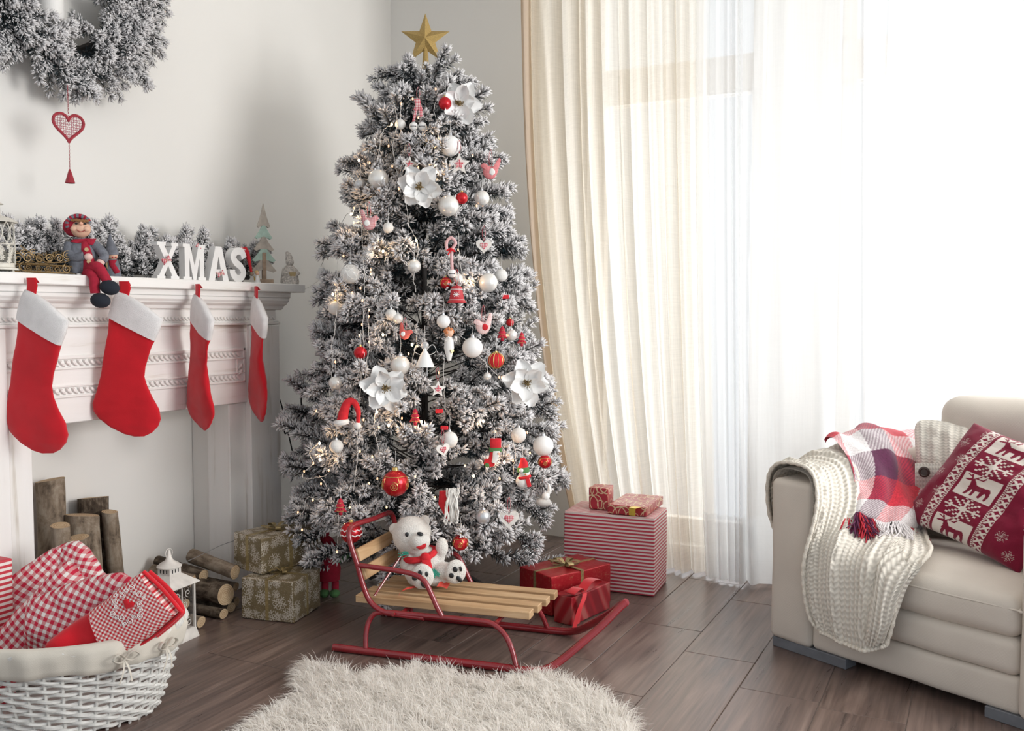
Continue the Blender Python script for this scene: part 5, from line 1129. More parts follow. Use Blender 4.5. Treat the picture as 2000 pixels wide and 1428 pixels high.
def band(P,w_): b.grid(np.array([[p-w for w in(w_*.5,)] + [p+w_*.5] for p in P]))
P=cr([F3(.03,-.004,.0),F3(.035,-.010,.05),F3(.05,-.02,.095),F3(.06,.0,.118),F3(.07,.05,.112)],5); band(P,V(.024,.0,.0))
P=cr([F3(-.015,-.02,.0),F3(.0,-.03,.06),F3(.05,-.02,.105),F3(.06,.01,.12)],5); band(P,V(.022,-.004,.0)); b.build('satin_band',RRIB,o,angle=80)
b=MB(); 
for P in(cr([F3(.055,0,.115),F3(.09,-.01,.145),F3(.14,-.01,.14),F3(.155,.0,.125),F3(.12,.01,.112),F3(.06,.0,.112)],5),cr([F3(.055,0,.115),F3(.02,-.01,.135),F3(-.01,.0,.12),F3(.01,.01,.11),F3(.055,.0,.112)],5)): b.grid(np.array([[p-V(0,.02,0),p+V(0,.02,.0)] for p in P]))
b.build('bow',RRIB,o,angle=80)
p=WX(24,1092,-2.3); x0=-2.43; pz=WX(24,1092,x0); o=gift('red and white striped gift at the left edge behind the basket',V(x0,pz[1],0),V(-.16,.0,0),V(0,-.25,0),.002,float(pz[2]),stripes('wide_stripe_paper',62.,(.75,.70,.66),(.52,.03,.05),2,.5,'Object'),noise_=.001,seed=8)
# ================================================================ SLED
SR=M('red_enamel_tube',(.24,.012,.018),.22,spec=.5,Coat_Weight=.5); v=SR.co(); SR.set('Base Color',SR.ramp(SR.noise(v,12,3),[(.3,(.20,.010,.016)),(.7,(.27,.014,.022))])); SR=SR.m
m=M('pine_slat',(.6,.38,.2),.5); v=m.co('Object',(2.5,28,28)); oi=m.n('ObjectInfo'); va=m.n('VectorMath',operation='ADD'); cb_=m.n('CombineXYZ'); m.nt.links.new(oi.outputs['Random'],cb_.inputs[1]); sc_=m.n('VectorMath',operation='SCALE'); m.nt.links.new(cb_.outputs[0],sc_.inputs[0]); sc_.inputs['Scale'].default_value=30
m.nt.links.new(v,va.inputs[0]); m.nt.links.new(sc_.outputs[0],va.inputs[1]); n=m.noise(va.outputs[0],1,5,.6,dist=.8); m.set('Base Color',m.ramp(n,[(.3,(.33,.19,.09)),(.5,(.50,.32,.17)),(.7,(.60,.42,.25))])); m.bump(n,.15,.001); PINE=m.m
sl0=V(-1.215,2.462,0); sl=thing('sled','red tubular steel sled with pine slats and backrest, the white bear on its seat','sled',sl0,math.atan2(.176,.984))
Wd=.366
for sg,nm in((0,'runner'),(1,'runner')):
    m_=lambda p:V(p[0],Wd-p[1] if sg else p[1],p[2])
    MB().tube(cr([m_(p) for p in((-.668,0,.0125),(-.4,0,.0125),(-.1,0,.0125),(-.0,0.0,.0125),(.055,.012,.022),(.10,.045,.050),(.19,.12,.125),(.245,.168,.180),(.262,.181,.194))],6),.0125,14).build(nm,SR,sl)
    MB().tube(cr([m_(p) for p in((-.552,.0,.022),(-.556,.012,.07),(-.548,.026,.11),(-.515,.03,.134),(-.41,.03,.138),(-.20,.03,.140),(-.135,.03,.137),(-.09,.024,.11),(-.062,.012,.07),(-.044,.0,.022))],6),.0085,12).build('support_frame',SR,sl)
    MB().tube(cr([m_(p) for p in((-.594,.03,.283),(-.54,.03,.281),(-.46,.03,.277),(-.40,.03,.270),(-.36,.03,.252),(-.335,.03,.21),(-.315,.03,.17),(-.296,.03,.138))],6),.0085,12).build('armrest',SR,sl)
MB().tube(cr([(-.36,.03,.131),(-.47,.03,.134),(-.515,.03,.142),(-.552,.03,.17),(-.576,.03,.223),(-.596,.03,.289),(-.618,.03,.35),(-.628,.04,.388),(-.626,.075,.404),(-.61,.18,.402),(-.605,.29,.400),(-.606,.326,.386),(-.600,.336,.35),(-.590,.336,.289),(-.576,.336,.223),(-.552,.336,.17),(-.515,.336,.142),(-.47,.336,.134),(-.36,.336,.131)],6),.009,12).build('backrest_tube',SR,sl)
for x in(-.44,-.12): MB().tube([(x,.03,.138),(x,.336,.138)],.007,10).build('cross_bar',SR,sl)
b=MB(); b.tube([(-.46,.018,.138),(-.46,.010,.138)],.006,10); b.build('bolt',SR,sl); MB().tube([V(-.56,.06,.16),V(-.5,.2,.30)],.0035,8).build('brace_rod',SR,sl)
for i in range(4):
    y=.058+.0705*i; o=link('seat_slat',MB().box((0,0,0),(.60,.045,.024),None,.002).data('seat_slat',PINE,smooth=False),sl,(-.317+.008*i,y+.0225,.161))
for (z0,x0) in((.314,-.607),(.256,-.587)):
    o=link('back_slat',MB().box((0,0,0),(.30,.014,.042),None,.002).data('back_slat',PINE,smooth=False),sl,(x0+.006,.183,z0)); o.rotation_euler=(0,0,0); o.matrix_basis=Matrix.Translation(Vector((x0+.012,.183,z0)))@Matrix.Rotation(R(90),4,'Z')@Matrix.Rotation(R(-17),4,'X')
# ================================================================ WHITE BEAR
PLU=plain('white_plush',(.74,.72,.68),.98,var=.05,vs=40,bump=1.,bs=260,bd=.004,spec=.1); PLU.node_tree.nodes['Principled BSDF'].inputs['Sheen Weight'].default_value=.4
bo=G(838,1146,.173); br=thing('teddy_bear','white plush polar bear with red scarf sitting on the sled seat','teddy bear',(bo[0],bo[1],.174),YW); k=float((bo-CP)@FW)/F_*1.05
f=lambda x,y,d=0:V((x-838)*k,d*k,(1148-y)*k)
b=MB()
for c,r_3 in(((806,1054,10),(37,34,36)),((823,1058,-18),(20,20,17)),((773,1043,14),(11,8,11)),((829,1029,20),(10,8,11)),((832,1105,8),(31,27,30)),((838,1122,6),(30,24,22)),((800,1106,0),(16,15,17)),((862,1075,2),(12,12,19)),((856,1092,6),(13,12,14)),((812,1118,-12),(19,22,18)),((866,1116,-8),(22,20,16)),((850,1134,-4),(26,20,11)),((818,1132,-8),(20,20,12))):
    b.ball(f(*c),V(*r_3)*k,20)
for c,r_3,az in(((829,1119,-36),(22,11,24),-.12),((889,1113,-26),(20,11,23),.15)): b.ball(f(*c),V(*r_3)*k,20,rotm((0,0,1),az)@rotm((0,1,0),.1))
for c,r_3 in(((826,1119,-24),(17,16,18)),((880,1116,-16),(16,14,17))): b.ball(f(*c),V(*r_3)*k,16)
bb=b.build('body',PLU,br); md=bb.modifiers.new('one_skin','REMESH'); md.mode='VOXEL'; md.voxel_size=.0032; md.use_smooth_shade=True; md=bb.modifiers.new('soften','SMOOTH'); md.iterations=6; md.factor=.6
def blob(nm,x,y,d,rx,ry,rd=2.2,rot=0,az=0,mt_=BLK): MB().ball((0,0,0),V(rx,rd,ry)*k,14,rotm((0,0,1),az)@rotm((0,1,0),rot)).xf(None,f(x,y,d)).build(nm,mt_,br)
blob('eye',800,1045,-22,3.6,4.4,2.5); blob('nose',825,1042,-30,6,3.6,4,.3)
b=MB(); b.loft([(f(818,1064,-35),f(836,1058,-35),1*k),(f(819,1066,-37),f(837,1062,-37),3*k),(f(824,1069,-36),f(834,1067,-36),2*k)],(0,1,0),12); b.build('mouth',REDF,br)
for px_,py_,dd,rx_,rz_,az,pads in((829,1119,-36,22,24,-.12,((816,1119,5,4.6,.5),(826,1110,4,5.2,-.2),(838,1112,3,5,-.1),(833,1131,8,5,.9))),(889,1113,-26,20,23,.15,((882,1117,4.8,5,-.5),(889,1106,4.6,5.4,-.4),(899,1105,2.6,5,-.2),(896,1124,7,4,.9)))):
    for x,y,rx,ry,rt_ in pads:
        u=(x-px_)/rx_; v=(y-py_)/rz_; h=math.sqrt(max(.05,1-u*u-v*v)); blob('paw_pad',x,y,dd-11*h-.4,rx,ry,1.6,rt_,math.atan2(-u*11/rx_,h)*-1 if False else u*.5)
    for x,y,rx,ry,rt_ in pads: blob('paw_pad',x,y,(-46.3 if px_<850 else -36.3)+((x-px_)*az*-1.2)+abs(x-px_)*.12+abs(y-py_)*.16,rx,ry,2.,rt_,az)
b=MB(); b.tube([f(822+27*math.cos(a),1088-6*math.cos(a)+3*math.sin(a),2-27*math.sin(a)) for a in np.arange(24)*PI/12],6*k,8,closed=True); b.loft([(f(826,1085,-30),f(846,1078,-26),4*k),(f(828,1094,-32),f(844,1092,-30),4*k),(f(832,1104,-32),f(848,1106,-32),3*k)],(0,1,0),12); b.ball(f(834,1084,-30),V(9,6,8)*k,12); b.build('scarf',REDF,br)
GRN=plain('green_yarn',(.03,.26,.19),.9,var=.2); b=MB(); q=np.random.default_rng(6)
for i in range(16):
    s0=f(796+q.uniform(0,9),1078+q.uniform(-2,5),-24); b.tube([s0,s0+V(-q.uniform(8,13),-2,q.uniform(-6,3))*k],.7*k,4)
    s0=f(842+q.uniform(0,8),1105+q.uniform(-1,3),-33); b.tube([s0,s0+V(q.uniform(2,12),-1,-q.uniform(10,15))*k],.7*k,4)
b.build('green_fringe',GRN,br,kind='stuff')
o=thing('satin_ribbon','loose coral red satin ribbon lying on the sled seat in front of the bear','ribbon',G(800,1150,.176)); CORAL=plain('coral_ribbon',(.62,.07,.05),.45,var=.1)
b=MB(); oo=G(800,1150,.176); W3=lambda x,y,z:G(x,y,.175+z)-oo
P=cr([W3(776,1166,.0),W3(784,1156,.012),W3(800,1150,.014),W3(820,1148,.01),W3(838,1148,.004)],6); b.grid(np.array([[p,p+V(-.004,.018,.003)] for p in P])); b.build('strip',CORAL,o,angle=80)
b=MB(); P=cr([W3(853,1146,.02),W3(862,1146,.012),W3(873,1150,.004)],6); b.grid(np.array([[p,p+V(.0,.02,.012)] for p in P])); b.build('tail',CORAL,o,angle=80)
# ================================================================ GNOME UNDER TREE
o=thing('elf_doll','red and green cloth elf doll standing under the tree behind the gold gifts','doll',G(645,1162),YW); k=float((G(645,1162)-CP)@FW)/F_; f=lambda x,y,d=0:V((x-645)*k,d*k,(1162-y)*k)
MB().loft([(f(622,1132),f(664,1132),16*k),(f(620,1110),f(666,1110),18*k),(f(630,1085),f(660,1085),12*k)],(0,1,0),18).build('body',REDK,o); MB().ball(f(646,1072),(14*k,12*k,13*k),16).build('head',GREF,o)
MB().tube(cr([f(646,1070),f(642,1058),f(634,1046),f(645,1034)],4),np.linspace(15*k,5*k,13),12).build('hat',REDK,o)
for P_ in([f(630,1090,-4),f(620,1080,-8),f(618,1068,-10)],[f(662,1092,-4),f(674,1086,-8),f(682,1078,-8)]): MB().tube(cr(P_,4),6*k,8).build('arm',GREF,o)
for x in(636,656): MB().tube([f(x,1134,-4),f(x,1150,-6)],7*k,10).build('leg',REDK,o); MB().ball(f(x,1155,-12),(10*k,14*k,8*k),12).build('foot',GREF,o)
# ================================================================ BASKET WITH TEXTILES
def D(px,py,Z): d=ray(px,py); return CP+d*(Z/float(d[:2]@FW[:2])*float(FW[:2]@FW[:2]))
WICK=plain('white_wicker',(.66,.65,.62),.55,var=.08,vs=90,bump=.3); LIN=fabric('cream_liner',(.60,.56,.49),900,.4)
bc=RT*(-1.25)+np.array([-math.sin(YW),math.cos(YW),0])*2.50; bk=thing('wicker_basket','large oval white wicker basket with cream cloth liner full of checked textiles','basket',(bc[0],bc[1],0),YW)
HB=.245; ea=lambda z:.25+(.325-.25)*(z/HB)**.8; eb=lambda z:.18+(.25-.18)*(z/HB)**.8
NS=44
for j in range(18):
    z=.012+j*.0128; off=(j%2)*PI; n=NS*6; P=[]
    for i in range(n):
        a=i*2*PI/n; w_=math.sin(a*NS/2+off)*.0065; P.append(V((ea(z)+w_)*math.cos(a),(eb(z)+w_)*math.sin(a),z+.0022*math.sin(a*7+j)+.003*math.sin(a*NS/2+off+1)))
    MB().tube(P,.0052,6,closed=True,flat=1.15).build('weave_strand',WICK,bk)
stk=None
for i in range(NS):
    a=(i+.5)*2*PI/NS; MB().tube([V(ea(z)*math.cos(a),eb(z)*math.sin(a),z) for z in(0,.08,.16,.245)],.0042,6).build('stake',WICK,bk)
b=MB(); b.lathe([(0,.004),(.24,.004)],32); b.xf(np.diag([1,.72,1])); b.build('bottom',WICK,bk)
for s_ in(0,1):
    P=[V((ea(HB)+.004*math.cos(i*.55+s_*PI))*math.cos(i*2*PI/220),(eb(HB)+.004*math.cos(i*.55+s_*PI))*math.sin(i*2*PI/220),HB+.006*math.sin(i*.55+s_*PI)) for i in range(220)]; MB().tube(P,.0075,7,closed=True).build('rim_cord',WICK,bk)
P=np.zeros((8,160,3))
for i,(dz,dr) in enumerate(((.012,-.012),(.018,-.002),(.012,.010),(-.005,.016),(-.025,.016),(-.045,.017),(-.060,.016),(-.062,.012))):
    for j in range(160):
        a=j*2*PI/160; w_=.004*math.sin(a*13+i*.3)+.003*math.sin(a*29); z=HB+dz+.004*math.sin(a*9)*(i>3); P[i,j]=((ea(min(z,HB))+dr+w_*(i>2))*math.cos(a),(eb(min(z,HB))+dr+w_*(i>2))*math.sin(a),z)
MB().grid(P,cv=True).build('liner',LIN,bk,angle=80)
for a in(-.75,-.35):
    c=V((ea(HB)+.02)*math.cos(a),(eb(HB)+.02)*math.sin(a),HB-.03); dr=nrm(V(math.cos(a),math.sin(a),0)); tg=V(-dr[1],dr[0],0); b=MB()
    for sg in(-1,1):
        P=cr([c,c+tg*sg*.018+V(0,0,.016)+dr*.006,c+tg*sg*.034+V(0,0,.004)+dr*.008,c+tg*sg*.016-V(0,0,.006)+dr*.008,c+dr*.004],4); b.tube(P,.006,6,flat=.3)
        P=cr([c,c+tg*sg*.008-V(0,0,.03)+dr*.01,c+tg*sg*.016-V(0,0,.062)+dr*.004],4); b.tube(P,.005,6,flat=.3)
    b.build('tie_bow',LIN,bk,angle=80)
for a in(.18,-.08):
    c=V(ea(HB)*math.cos(a),eb(HB)*math.sin(a),HB+.004); b=MB(); tg=nrm(V(-math.sin(a)*.3,math.cos(a)*.25,0))
    for i in range(5): b.tube([c+tg*(i-2)*.009+V(.012*math.cos(t),0,.014*math.sin(t)) for t in np.arange(10)*PI/5],.004,6,closed=True)
    b.build('handle_binding',WICK,bk)
GB1=gingham('gingham_blanket',(.50,.025,.055),(.74,.71,.68),51.,'Object',(0,2),.62); GB2=gingham('gingham_blanket_fold',(.50,.025,.055),(.74,.71,.68),51.,'Object',(0,2),.35); GF=gingham('fine_gingham',(.50,.02,.03),(.74,.70,.67),112.,'Object',(0,2),.5)
def bundle(name,lb,cat,rows,Z,mt_,org,n=34,sub=5,seed=0,amp=.006,p=.85,thick=1.):
    og=D(*org,Z); o=thing(name,lb,cat,og,YW); Ri=rotz(-YW); rr=[]
    for a,b_,t,dz in rows: rr.append(((D(*a,Z+dz)-og)@Ri.T,(D(*b_,Z+dz)-og)@Ri.T,t))
    Lp=cr([r[0] for r in rr],sub); Rp=cr([r[1] for r in rr],sub); T=np.interp(np.linspace(0,len(rr)-1,len(Lp)),range(len(rr)),[r[2]*thick for r in rr])
    b=MB(); b.loft(list(zip(Lp,Rp,T)),(0,1,0),n,p=p)
    for v in b.v[0]: 
        e=mnoise.noise(Vector((v[0]*16+seed,v[2]*16,seed)))+.5*mnoise.noise(Vector((v[0]*42+seed,v[2]*42,v[1]*20))); v[1]+=amp*2.2*e; v[2]+=amp*.6*e
    b.build('fabric',mt_,o,angle=85); return o,og,Ri
bundle('gingham_blanket','red gingham blanket folded to a peak at the back of the basket','blanket',[((-120,1230),(-60,1330),.05,-.1),((-20,1180),(30,1300),.055,-.08),((20,1128),(75,1245),.055,-.04),((62,1098),(118,1205),.055,0),((100,1072),(150,1150),.05,.03),((134,1058),(172,1095),.035,.05),((148,1058),(160,1066),.01,.06)],2.66,GB1,(60,1160),seed=1)
bundle('gingham_blanket','right flap of red gingham cloth falling from the peak toward the lantern','blanket',[((112,1078),(150,1056),.02,0),((100,1110),(172,1070),.04,0),((95,1145),(192,1105),.045,0),((100,1190),(222,1135),.045,0),((110,1240),(255,1180),.04,0)],2.69,GB2,(150,1110),seed=3)
bundle('gingham_blanket','middle roll of red gingham cloth running diagonally up the basket','blanket',[((-60,1290),(40,1330),.05,-.1),((-10,1240),(70,1300),.055,-.05),((35,1190),(100,1262),.055,-.02),((80,1145),(140,1215),.05,0),((112,1108),(168,1165),.04,.02),((135,1095),(160,1120),.015,.03)],2.52,GB1,(60,1230),seed=5)
bundle('gingham_blanket','plump front fold of red gingham cloth with creased left end','blanket',[((52,1185),(60,1275),.02,.0),((64,1168),(84,1288),.05,.0),((90,1158),(118,1288),.06,0),((140,1138),(160,1270),.06,0),((190,1126),(210,1235),.055,0),((232,1120),(250,1190),.045,.0),((262,1130),(266,1150),.015,0)],2.44,GB2,(150,1200),seed=8)
o,og,Ri=bundle('heart_stocking','big folded red felt stocking with gingham cuff and heart on top of the basket','stocking',[((96,1252),(112,1292),.030,-.02),((110,1240),(150,1300),.034,-.02),((150,1212),(190,1298),.034,0),((186,1190),(222,1284),.034,0)],2.36,STR_,(220,1210),seed=11,amp=.002,p=.7)
Q=lambda x,y,d=0.:(D(x,y,2.36+d)-og)@Ri.T
b=MB(); rows=[(Q(180,1190,-.004),Q(220,1288,-.004),.037),(Q(205,1174),Q(243,1278),.037),(Q(232,1150),Q(272,1256),.037),(Q(258,1130),Q(306,1234),.036),(Q(278,1117),Q(346,1198),.030)]; b.loft(rows,(0,1,0),30,p=.6); b.build('gingham_cuff',GF,o,angle=60)
b=MB()
for d0,th in((.0,.036),(.035,.02)):
    P=cr([Q(280,1116,d0),Q(316,1150,d0),Q(350,1190,d0),Q(352,1200,d0),Q(310,1236,d0),Q(270,1262,d0),Q(224,1290,d0)],5); b.tube(P,.0075,8,flat=.6); 
P=cr([Q(290,1118,.03),Q(326,1150,.03),Q(354,1188,.03),Q(346,1206,.03),Q(306,1240,.03)],5); b.tube(P,.009,8); b.build('red_edge',STR_,o,angle=80)
b=MB(); hp_=heart_out(.030,30); c,s_=math.cos(.45),math.sin(.45); hp_=hp_@np.array([[c,s_],[-s_,c]]).T; puff(b,hp_,.006,0,Q(262,1172)+V(0,-.037,0)); b.build('heart_patch',STR_,o,label='red felt heart on the cuff')
b=MB(); q=np.random.default_rng(8); cc=Q(262,1174)+V(0,-.0385,0)
for i in range(18):
    a=i*2*PI/18; u=V(math.sin(a)*.030,0,math.cos(a)*.036); u=rotm((0,1,0),.5)@u
    r0=.006+.003*(i%2); b.tube([cc+u*(1+.18*(i%3))+V(r0*(1-t*.7)*math.cos(a+t*9),0,r0*(1-t*.7)*math.sin(a+t*9)) for t in np.linspace(0,1,12)],.0009,4)
b.build('white_embroidery',WHF,o,kind='stuff')
# ================================================================ FUR RUG
rp=[(495,1440),(520,1415),(555,1402),(585,1375),(590,1345),(600,1312),(640,1318),(700,1338),(760,1326),(830,1322),(900,1338),(960,1352),(1010,1342),(1060,1338),(1120,1356),(1170,1378),(1205,1400),(1240,1440),(1290,1560),(1240,1800),(900,1900),(500,1800),(380,1560)]
RG=np.array([G(x,y)[:2] for x,y in rp]); ro=V(*RG.mean(0),0); rug=thing('fur_rug','fluffy white long-pile fur rug on the dark floor in the foreground','rug',(ro[0],ro[1],0))
rl=cr([V(*(p-ro[:2])) for p in RG],4,True); fm=M('white_fur',(.93,.90,.86),.7,spec=.2); tl=fm.n('BsdfTranslucent'); tl.inputs[0].default_value=(.95,.92,.88,1); mx=fm.n('MixShader'); mx.inputs[0].default_value=.5
fm.nt.links.new(fm.b.outputs[0],mx.inputs[1]); fm.nt.links.new(tl.outputs[0],mx.inputs[2]); fm.nt.links.new(mx.outputs[0],fm.nt.nodes['Material Output'].inputs[0]); FURM=fm.m
b=MB(); P=np.array([[V(x*s,y*s,z) for x,y in rl] for s,z in((.985,.0),(.98,.014),(.9,.02),(.5,.022),(.0,.022))]); b.grid(P[::-1],cv=True); b.build('hide',FURM,rug)
def inside(px,py,poly):
    x1,y1=poly[:,0],poly[:,1]; x2,y2=np.roll(x1,-1),np.roll(y1,-1); c=np.zeros(len(px),bool)
    for a,b_,c_,d_ in zip(x1,y1,x2,y2): m_=((b_>py)!=(d_>py)); c^=m_&(px<(c_-a)*(py-b_)/((d_-b_) or 1e-9)+a)
    return c
q=np.random.default_rng(33); lo,hi=rl.min(0),rl.max(0); N=150000; pts=q.uniform(lo,hi,(N,2)); pts=pts[inside(pts[:,0],pts[:,1],rl*.992)]
# keep pile density for what the camera side shows, thinner further out of view
wy_=pts[:,1]+ro[1]; keep=(wy_>1.55)|(q.random(len(pts))<.25); pts=pts[keep]; N=len(pts)
cl=np.floor((pts+q.normal(size=pts.shape)*.004)/.022).astype(int); h=(cl[:,0]*73856093^cl[:,1]*19349663)%9973; rr=np.random.default_rng(1).uniform(-1,1,(9973,3)); cr_=rr[h]
fl=np.array([[mnoise.noise(Vector((x*4,y*4,0))),mnoise.noise(Vector((x*4,y*4,7)))] for x,y in pts[::10]]); fl=np.repeat(fl,10,0)[:N]
dir_=np.stack([-.55+fl[:,0]*1.6+cr_[:,0]*.8,-.45+fl[:,1]*1.6+cr_[:,1]*.8,np.full(N,.55)+cr_[:,2]*.25],1)+q.normal(size=(N,3))*.14; ed=~inside(pts[:,0]*1.07,pts[:,1]*1.07,rl); out_=pts/np.linalg.norm(pts,axis=1)[:,None]; dir_[ed,:2]+=out_[ed]*.7
dir_/=np.linalg.norm(dir_,axis=1)[:,None]; Lh=q.uniform(.045,.085,N); base=np.c_[pts,np.full(N,.018)]
mid=base+dir_*Lh[:,None]*.55; tip=base+dir_*Lh[:,None]; tip[:,2]-=Lh*.25; tip[:,2]=np.maximum(tip[:,2],.004); mid[:,2]=np.maximum(mid[:,2],.008)
sd=np.cross(dir_,V(0,0,1)+q.normal(size=(N,3))*.3); sd/=np.linalg.norm(sd,axis=1)[:,None]; w0=.0008; vv=np.stack([base-sd*w0,base+sd*w0,mid+sd*w0*.9,mid-sd*w0*.9,tip],1).reshape(-1,3); kk=np.arange(N)*5
link('pile',np_mesh('pile',vv,np.concatenate([np.c_[kk,kk+1,kk+2],np.c_[kk,kk+2,kk+3],np.c_[kk+3,kk+2,kk+4]]),FURM),rug,kind='stuff')
# ================================================================ CUSHIONS AND THROWS ON THE ARMCHAIR
def tintmat(name,rough=.95,bs=700,bump=.6,bd=.0015):
    m=M(name,(.8,.8,.8),rough,spec=.15); a=m.n('Attribute'); a.attribute_name='tint'; m.set('Base Color',a.outputs[0]); m.bump(m.noise(m.co('UV'),bs,2),bump,bd); m.set('Sheen Weight',.25); return m.m
def colour(me,col): ca=me.color_attributes.new('tint','FLOAT_COLOR','POINT'); ca.data.foreach_set('color',np.c_[col,np.ones(len(col))].astype(np.float32).ravel())
def pillow(L_,T_,B_,thick,n,nz=0,seed=0,pinch=.06,rc=0):
    """cushion spanned by corner L, edges to T and B; returns front and back grids"""
    u=T_-L_; v=B_-L_; nn=nrm(np.cross(u,v)); 
    if nn@FW>0: nn=-nn
    g=[]
    s=np.linspace(-1,1,n); A,B2=np.meshgrid(s,s,indexing='ij')
    if rc: sc_=1/np.maximum(1,(np.abs(A)**rc+np.abs(B2)**rc)**(1/rc)); A0_,B0_=A*sc_,B2*sc_
    else: A0_,B0_=A,B2
    h=((1-np.abs(A)**2.6)*(1-np.abs(B2)**2.6)).clip(0,1)**.42
    pa=A*(1-pinch*(B2**2)*(np.abs(A)**3)*1.0+0); sx=1-pinch*(1-np.abs(B2)**2)*np.abs(A)**4; sy=1-pinch*(1-np.abs(A)**2)*np.abs(B2)**4
    base=L_+(A0_*sx+1)[...,None]/2*u+(B0_*sy+1)[...,None]/2*v
    wr=np.array([[mnoise.noise(Vector((a*2.2+seed,b_*2.2,seed)))+.4*mnoise.noise(Vector((a*6,b_*6+seed,1))) for b_ in np.linspace(-1,1,40)] for a in np.linspace(-1,1,40)])
    ii=np.interp(np.linspace(0,39,n),range(40),range(40)); i0=np.clip(ii.astype(int),0,38); fr=ii-i0
    wr=(wr[i0]*(1-fr)[:,None]+wr[i0+1]*fr[:,None]); wr=(wr[:,i0]*(1-fr)[None]+wr[:,i0+1]*fr[None])
    F_g=base+nn*((h*thick/2)*(1+.22*wr))[...,None]; Bk=base-nn*(h*thick/2)[...,None]
    return F_g,Bk,nn,A,B2
DEER=["................","....#..#...#....","...#..#...#.#...","....##...##.....","...####.#.......","....#..#........","..####..........","...###..........","...####.....#...","...###########..","....##########..","....##########..","....#########...","....##..#..##...","....#...#...#...","...#....#...#...","...#...#....#...","................"]
SNOW_=["......#.#......",".......#.......","..#..#.#.#..#..","...#..###..#...","....#..#..#....",".#...#.#.#...#.","..#...###...#..","###############","..#...###...#..",".#...#.#.#...#.","....#..#..#....","...#..###..#...","..#..#.#.#..#..",".......#.......","......#.#......"]
def bmp(rows,u,v):                                                # u right, v up in 0..1
    a=np.array([[c=='#' for c in r] for r in rows]); H,W_=a.shape; i=np.clip(((1-v)*H).astype(int),0,H-1); j=np.clip((u*W_).astype(int),0,W_-1); return a[i,j]
n=300; Lc=D(1758,1012,2.95); Tc=D(1903,826,2.90); Bc=D(1990,1122,2.60)
Fg,Bk,nn,A,B2=pillow(Lc,Tc,Bc,.13,n,seed=4)
a_=(A+1)/2; b_=(B2+1)/2                                           # a along the band, b across it
RED_=np.array([.20,.008,.032]); CRM=np.array([.70,.63,.57]); col=np.zeros((n,n,3))+RED_; wv=(np.random.default_rng(2).random((n,n))-.5)
b0,b1=.30,.60; cells=5.0; ci=a_*cells+.12; cell=np.floor(ci).astype(int); fu=ci-cell; fv=(b_-b0)/(b1-b0); inb=(b_>b0)&(b_<b1)
x_,y_=fv.ravel(),fu.ravel(); dm=np.zeros(x_.shape,bool)
for pl in(((.24,.42),(.28,.60),(.42,.60),(.62,.58),(.80,.61),(.86,.50),(.80,.40),(.66,.38),(.48,.37),(.34,.38)),((.26,.56),(.24,.70),(.08,.68),(.08,.73),(.20,.80),(.31,.80),(.37,.70),(.44,.58)),((.27,.46),(.22,.10),(.28,.10),(.37,.42)),((.38,.42),(.39,.12),(.45,.12),(.48,.40)),((.62,.42),(.60,.14),(.66,.12),(.74,.42)),((.73,.46),(.79,.30),(.77,.10),(.83,.10),(.87,.32),(.85,.52))): dm|=inside(x_,y_,np.array(pl))
for (xa,ya,xb,yb) in((.28,.79,.42,.97),(.33,.85,.52,.84),(.50,.84,.56,.95),(.24,.79,.18,.97),(.21,.87,.10,.93)):
    t=np.clip(((x_-xa)*(xb-xa)+(y_-ya)*(yb-ya))/((xb-xa)**2+(yb-ya)**2),0,1); dm|=np.hypot(x_-xa-t*(xb-xa),y_-ya-t*(yb-ya))<.022
deer=dm.reshape(fu.shape); sn=bmp(SNOW_,np.clip(fv,0,.999),np.clip(fu,0,.999)); even=(cell%2==0)
w1=np.where(even,~deer,sn); mn=(fu>.02)&(fu<.98); col[inb&(w1&mn | (even&~mn))]=CRM
for c0,sg in((b0-.030,1),(b1+.030,-1)):
    d=b_-c0; col[(np.abs(d)<.006)&((a_*60)%1<.6)]=CRM
    z=c0-sg*.045; tri=np.abs(((a_*17)%1)-.5)*2; dd=(b_-z)/.045*(-sg); col[(np.abs(b_-z)<.034)&((np.abs(np.abs(b_-z)/.034-tri)<.35)|(np.abs(b_-z)>.030))&(((a_*17)%1)<.86)]=CRM
for ca_,cb_2 in((.18,.10),(.50,.08),(.80,.10),(.34,.19),(.66,.18),(.93,.2),(.20,.80),(.50,.84),(.35,.93),(.78,.82),(.65,.94),(.08,.9)):
    u=(a_-ca_)/.09+.5; v=(b_-cb_2)/.09+.5; m_=(u>0)&(u<1)&(v>0)&(v<1)&bmp(SNOW_,np.clip(v,0,.999),np.clip(u,0,.999))&(wv>-.15); col[m_]=CRM*.8+RED_*.2
cu=thing('reindeer_cushion','dark red fleece cushion with white reindeer and snowflake band, propped on the armchair seat','cushion',(Lc+Tc+Bc)/3); oc=(Lc+Tc+Bc)/3
b=MB(); b.grid(Fg-oc,uv=np.stack([a_*.4,b_*.4],-1)); me=b.data('front_cover',tintmat('fleece_print'),angle=80); colour(me,col.reshape(-1,3)); link('front_cover',me,cu)
b=MB(); b.grid((Bk-oc)[::5,::5][:, :]); RF=plain('dark_red_fleece',(.20,.008,.032),.95,var=.06); b.build('back_cover',RF,cu,angle=80)
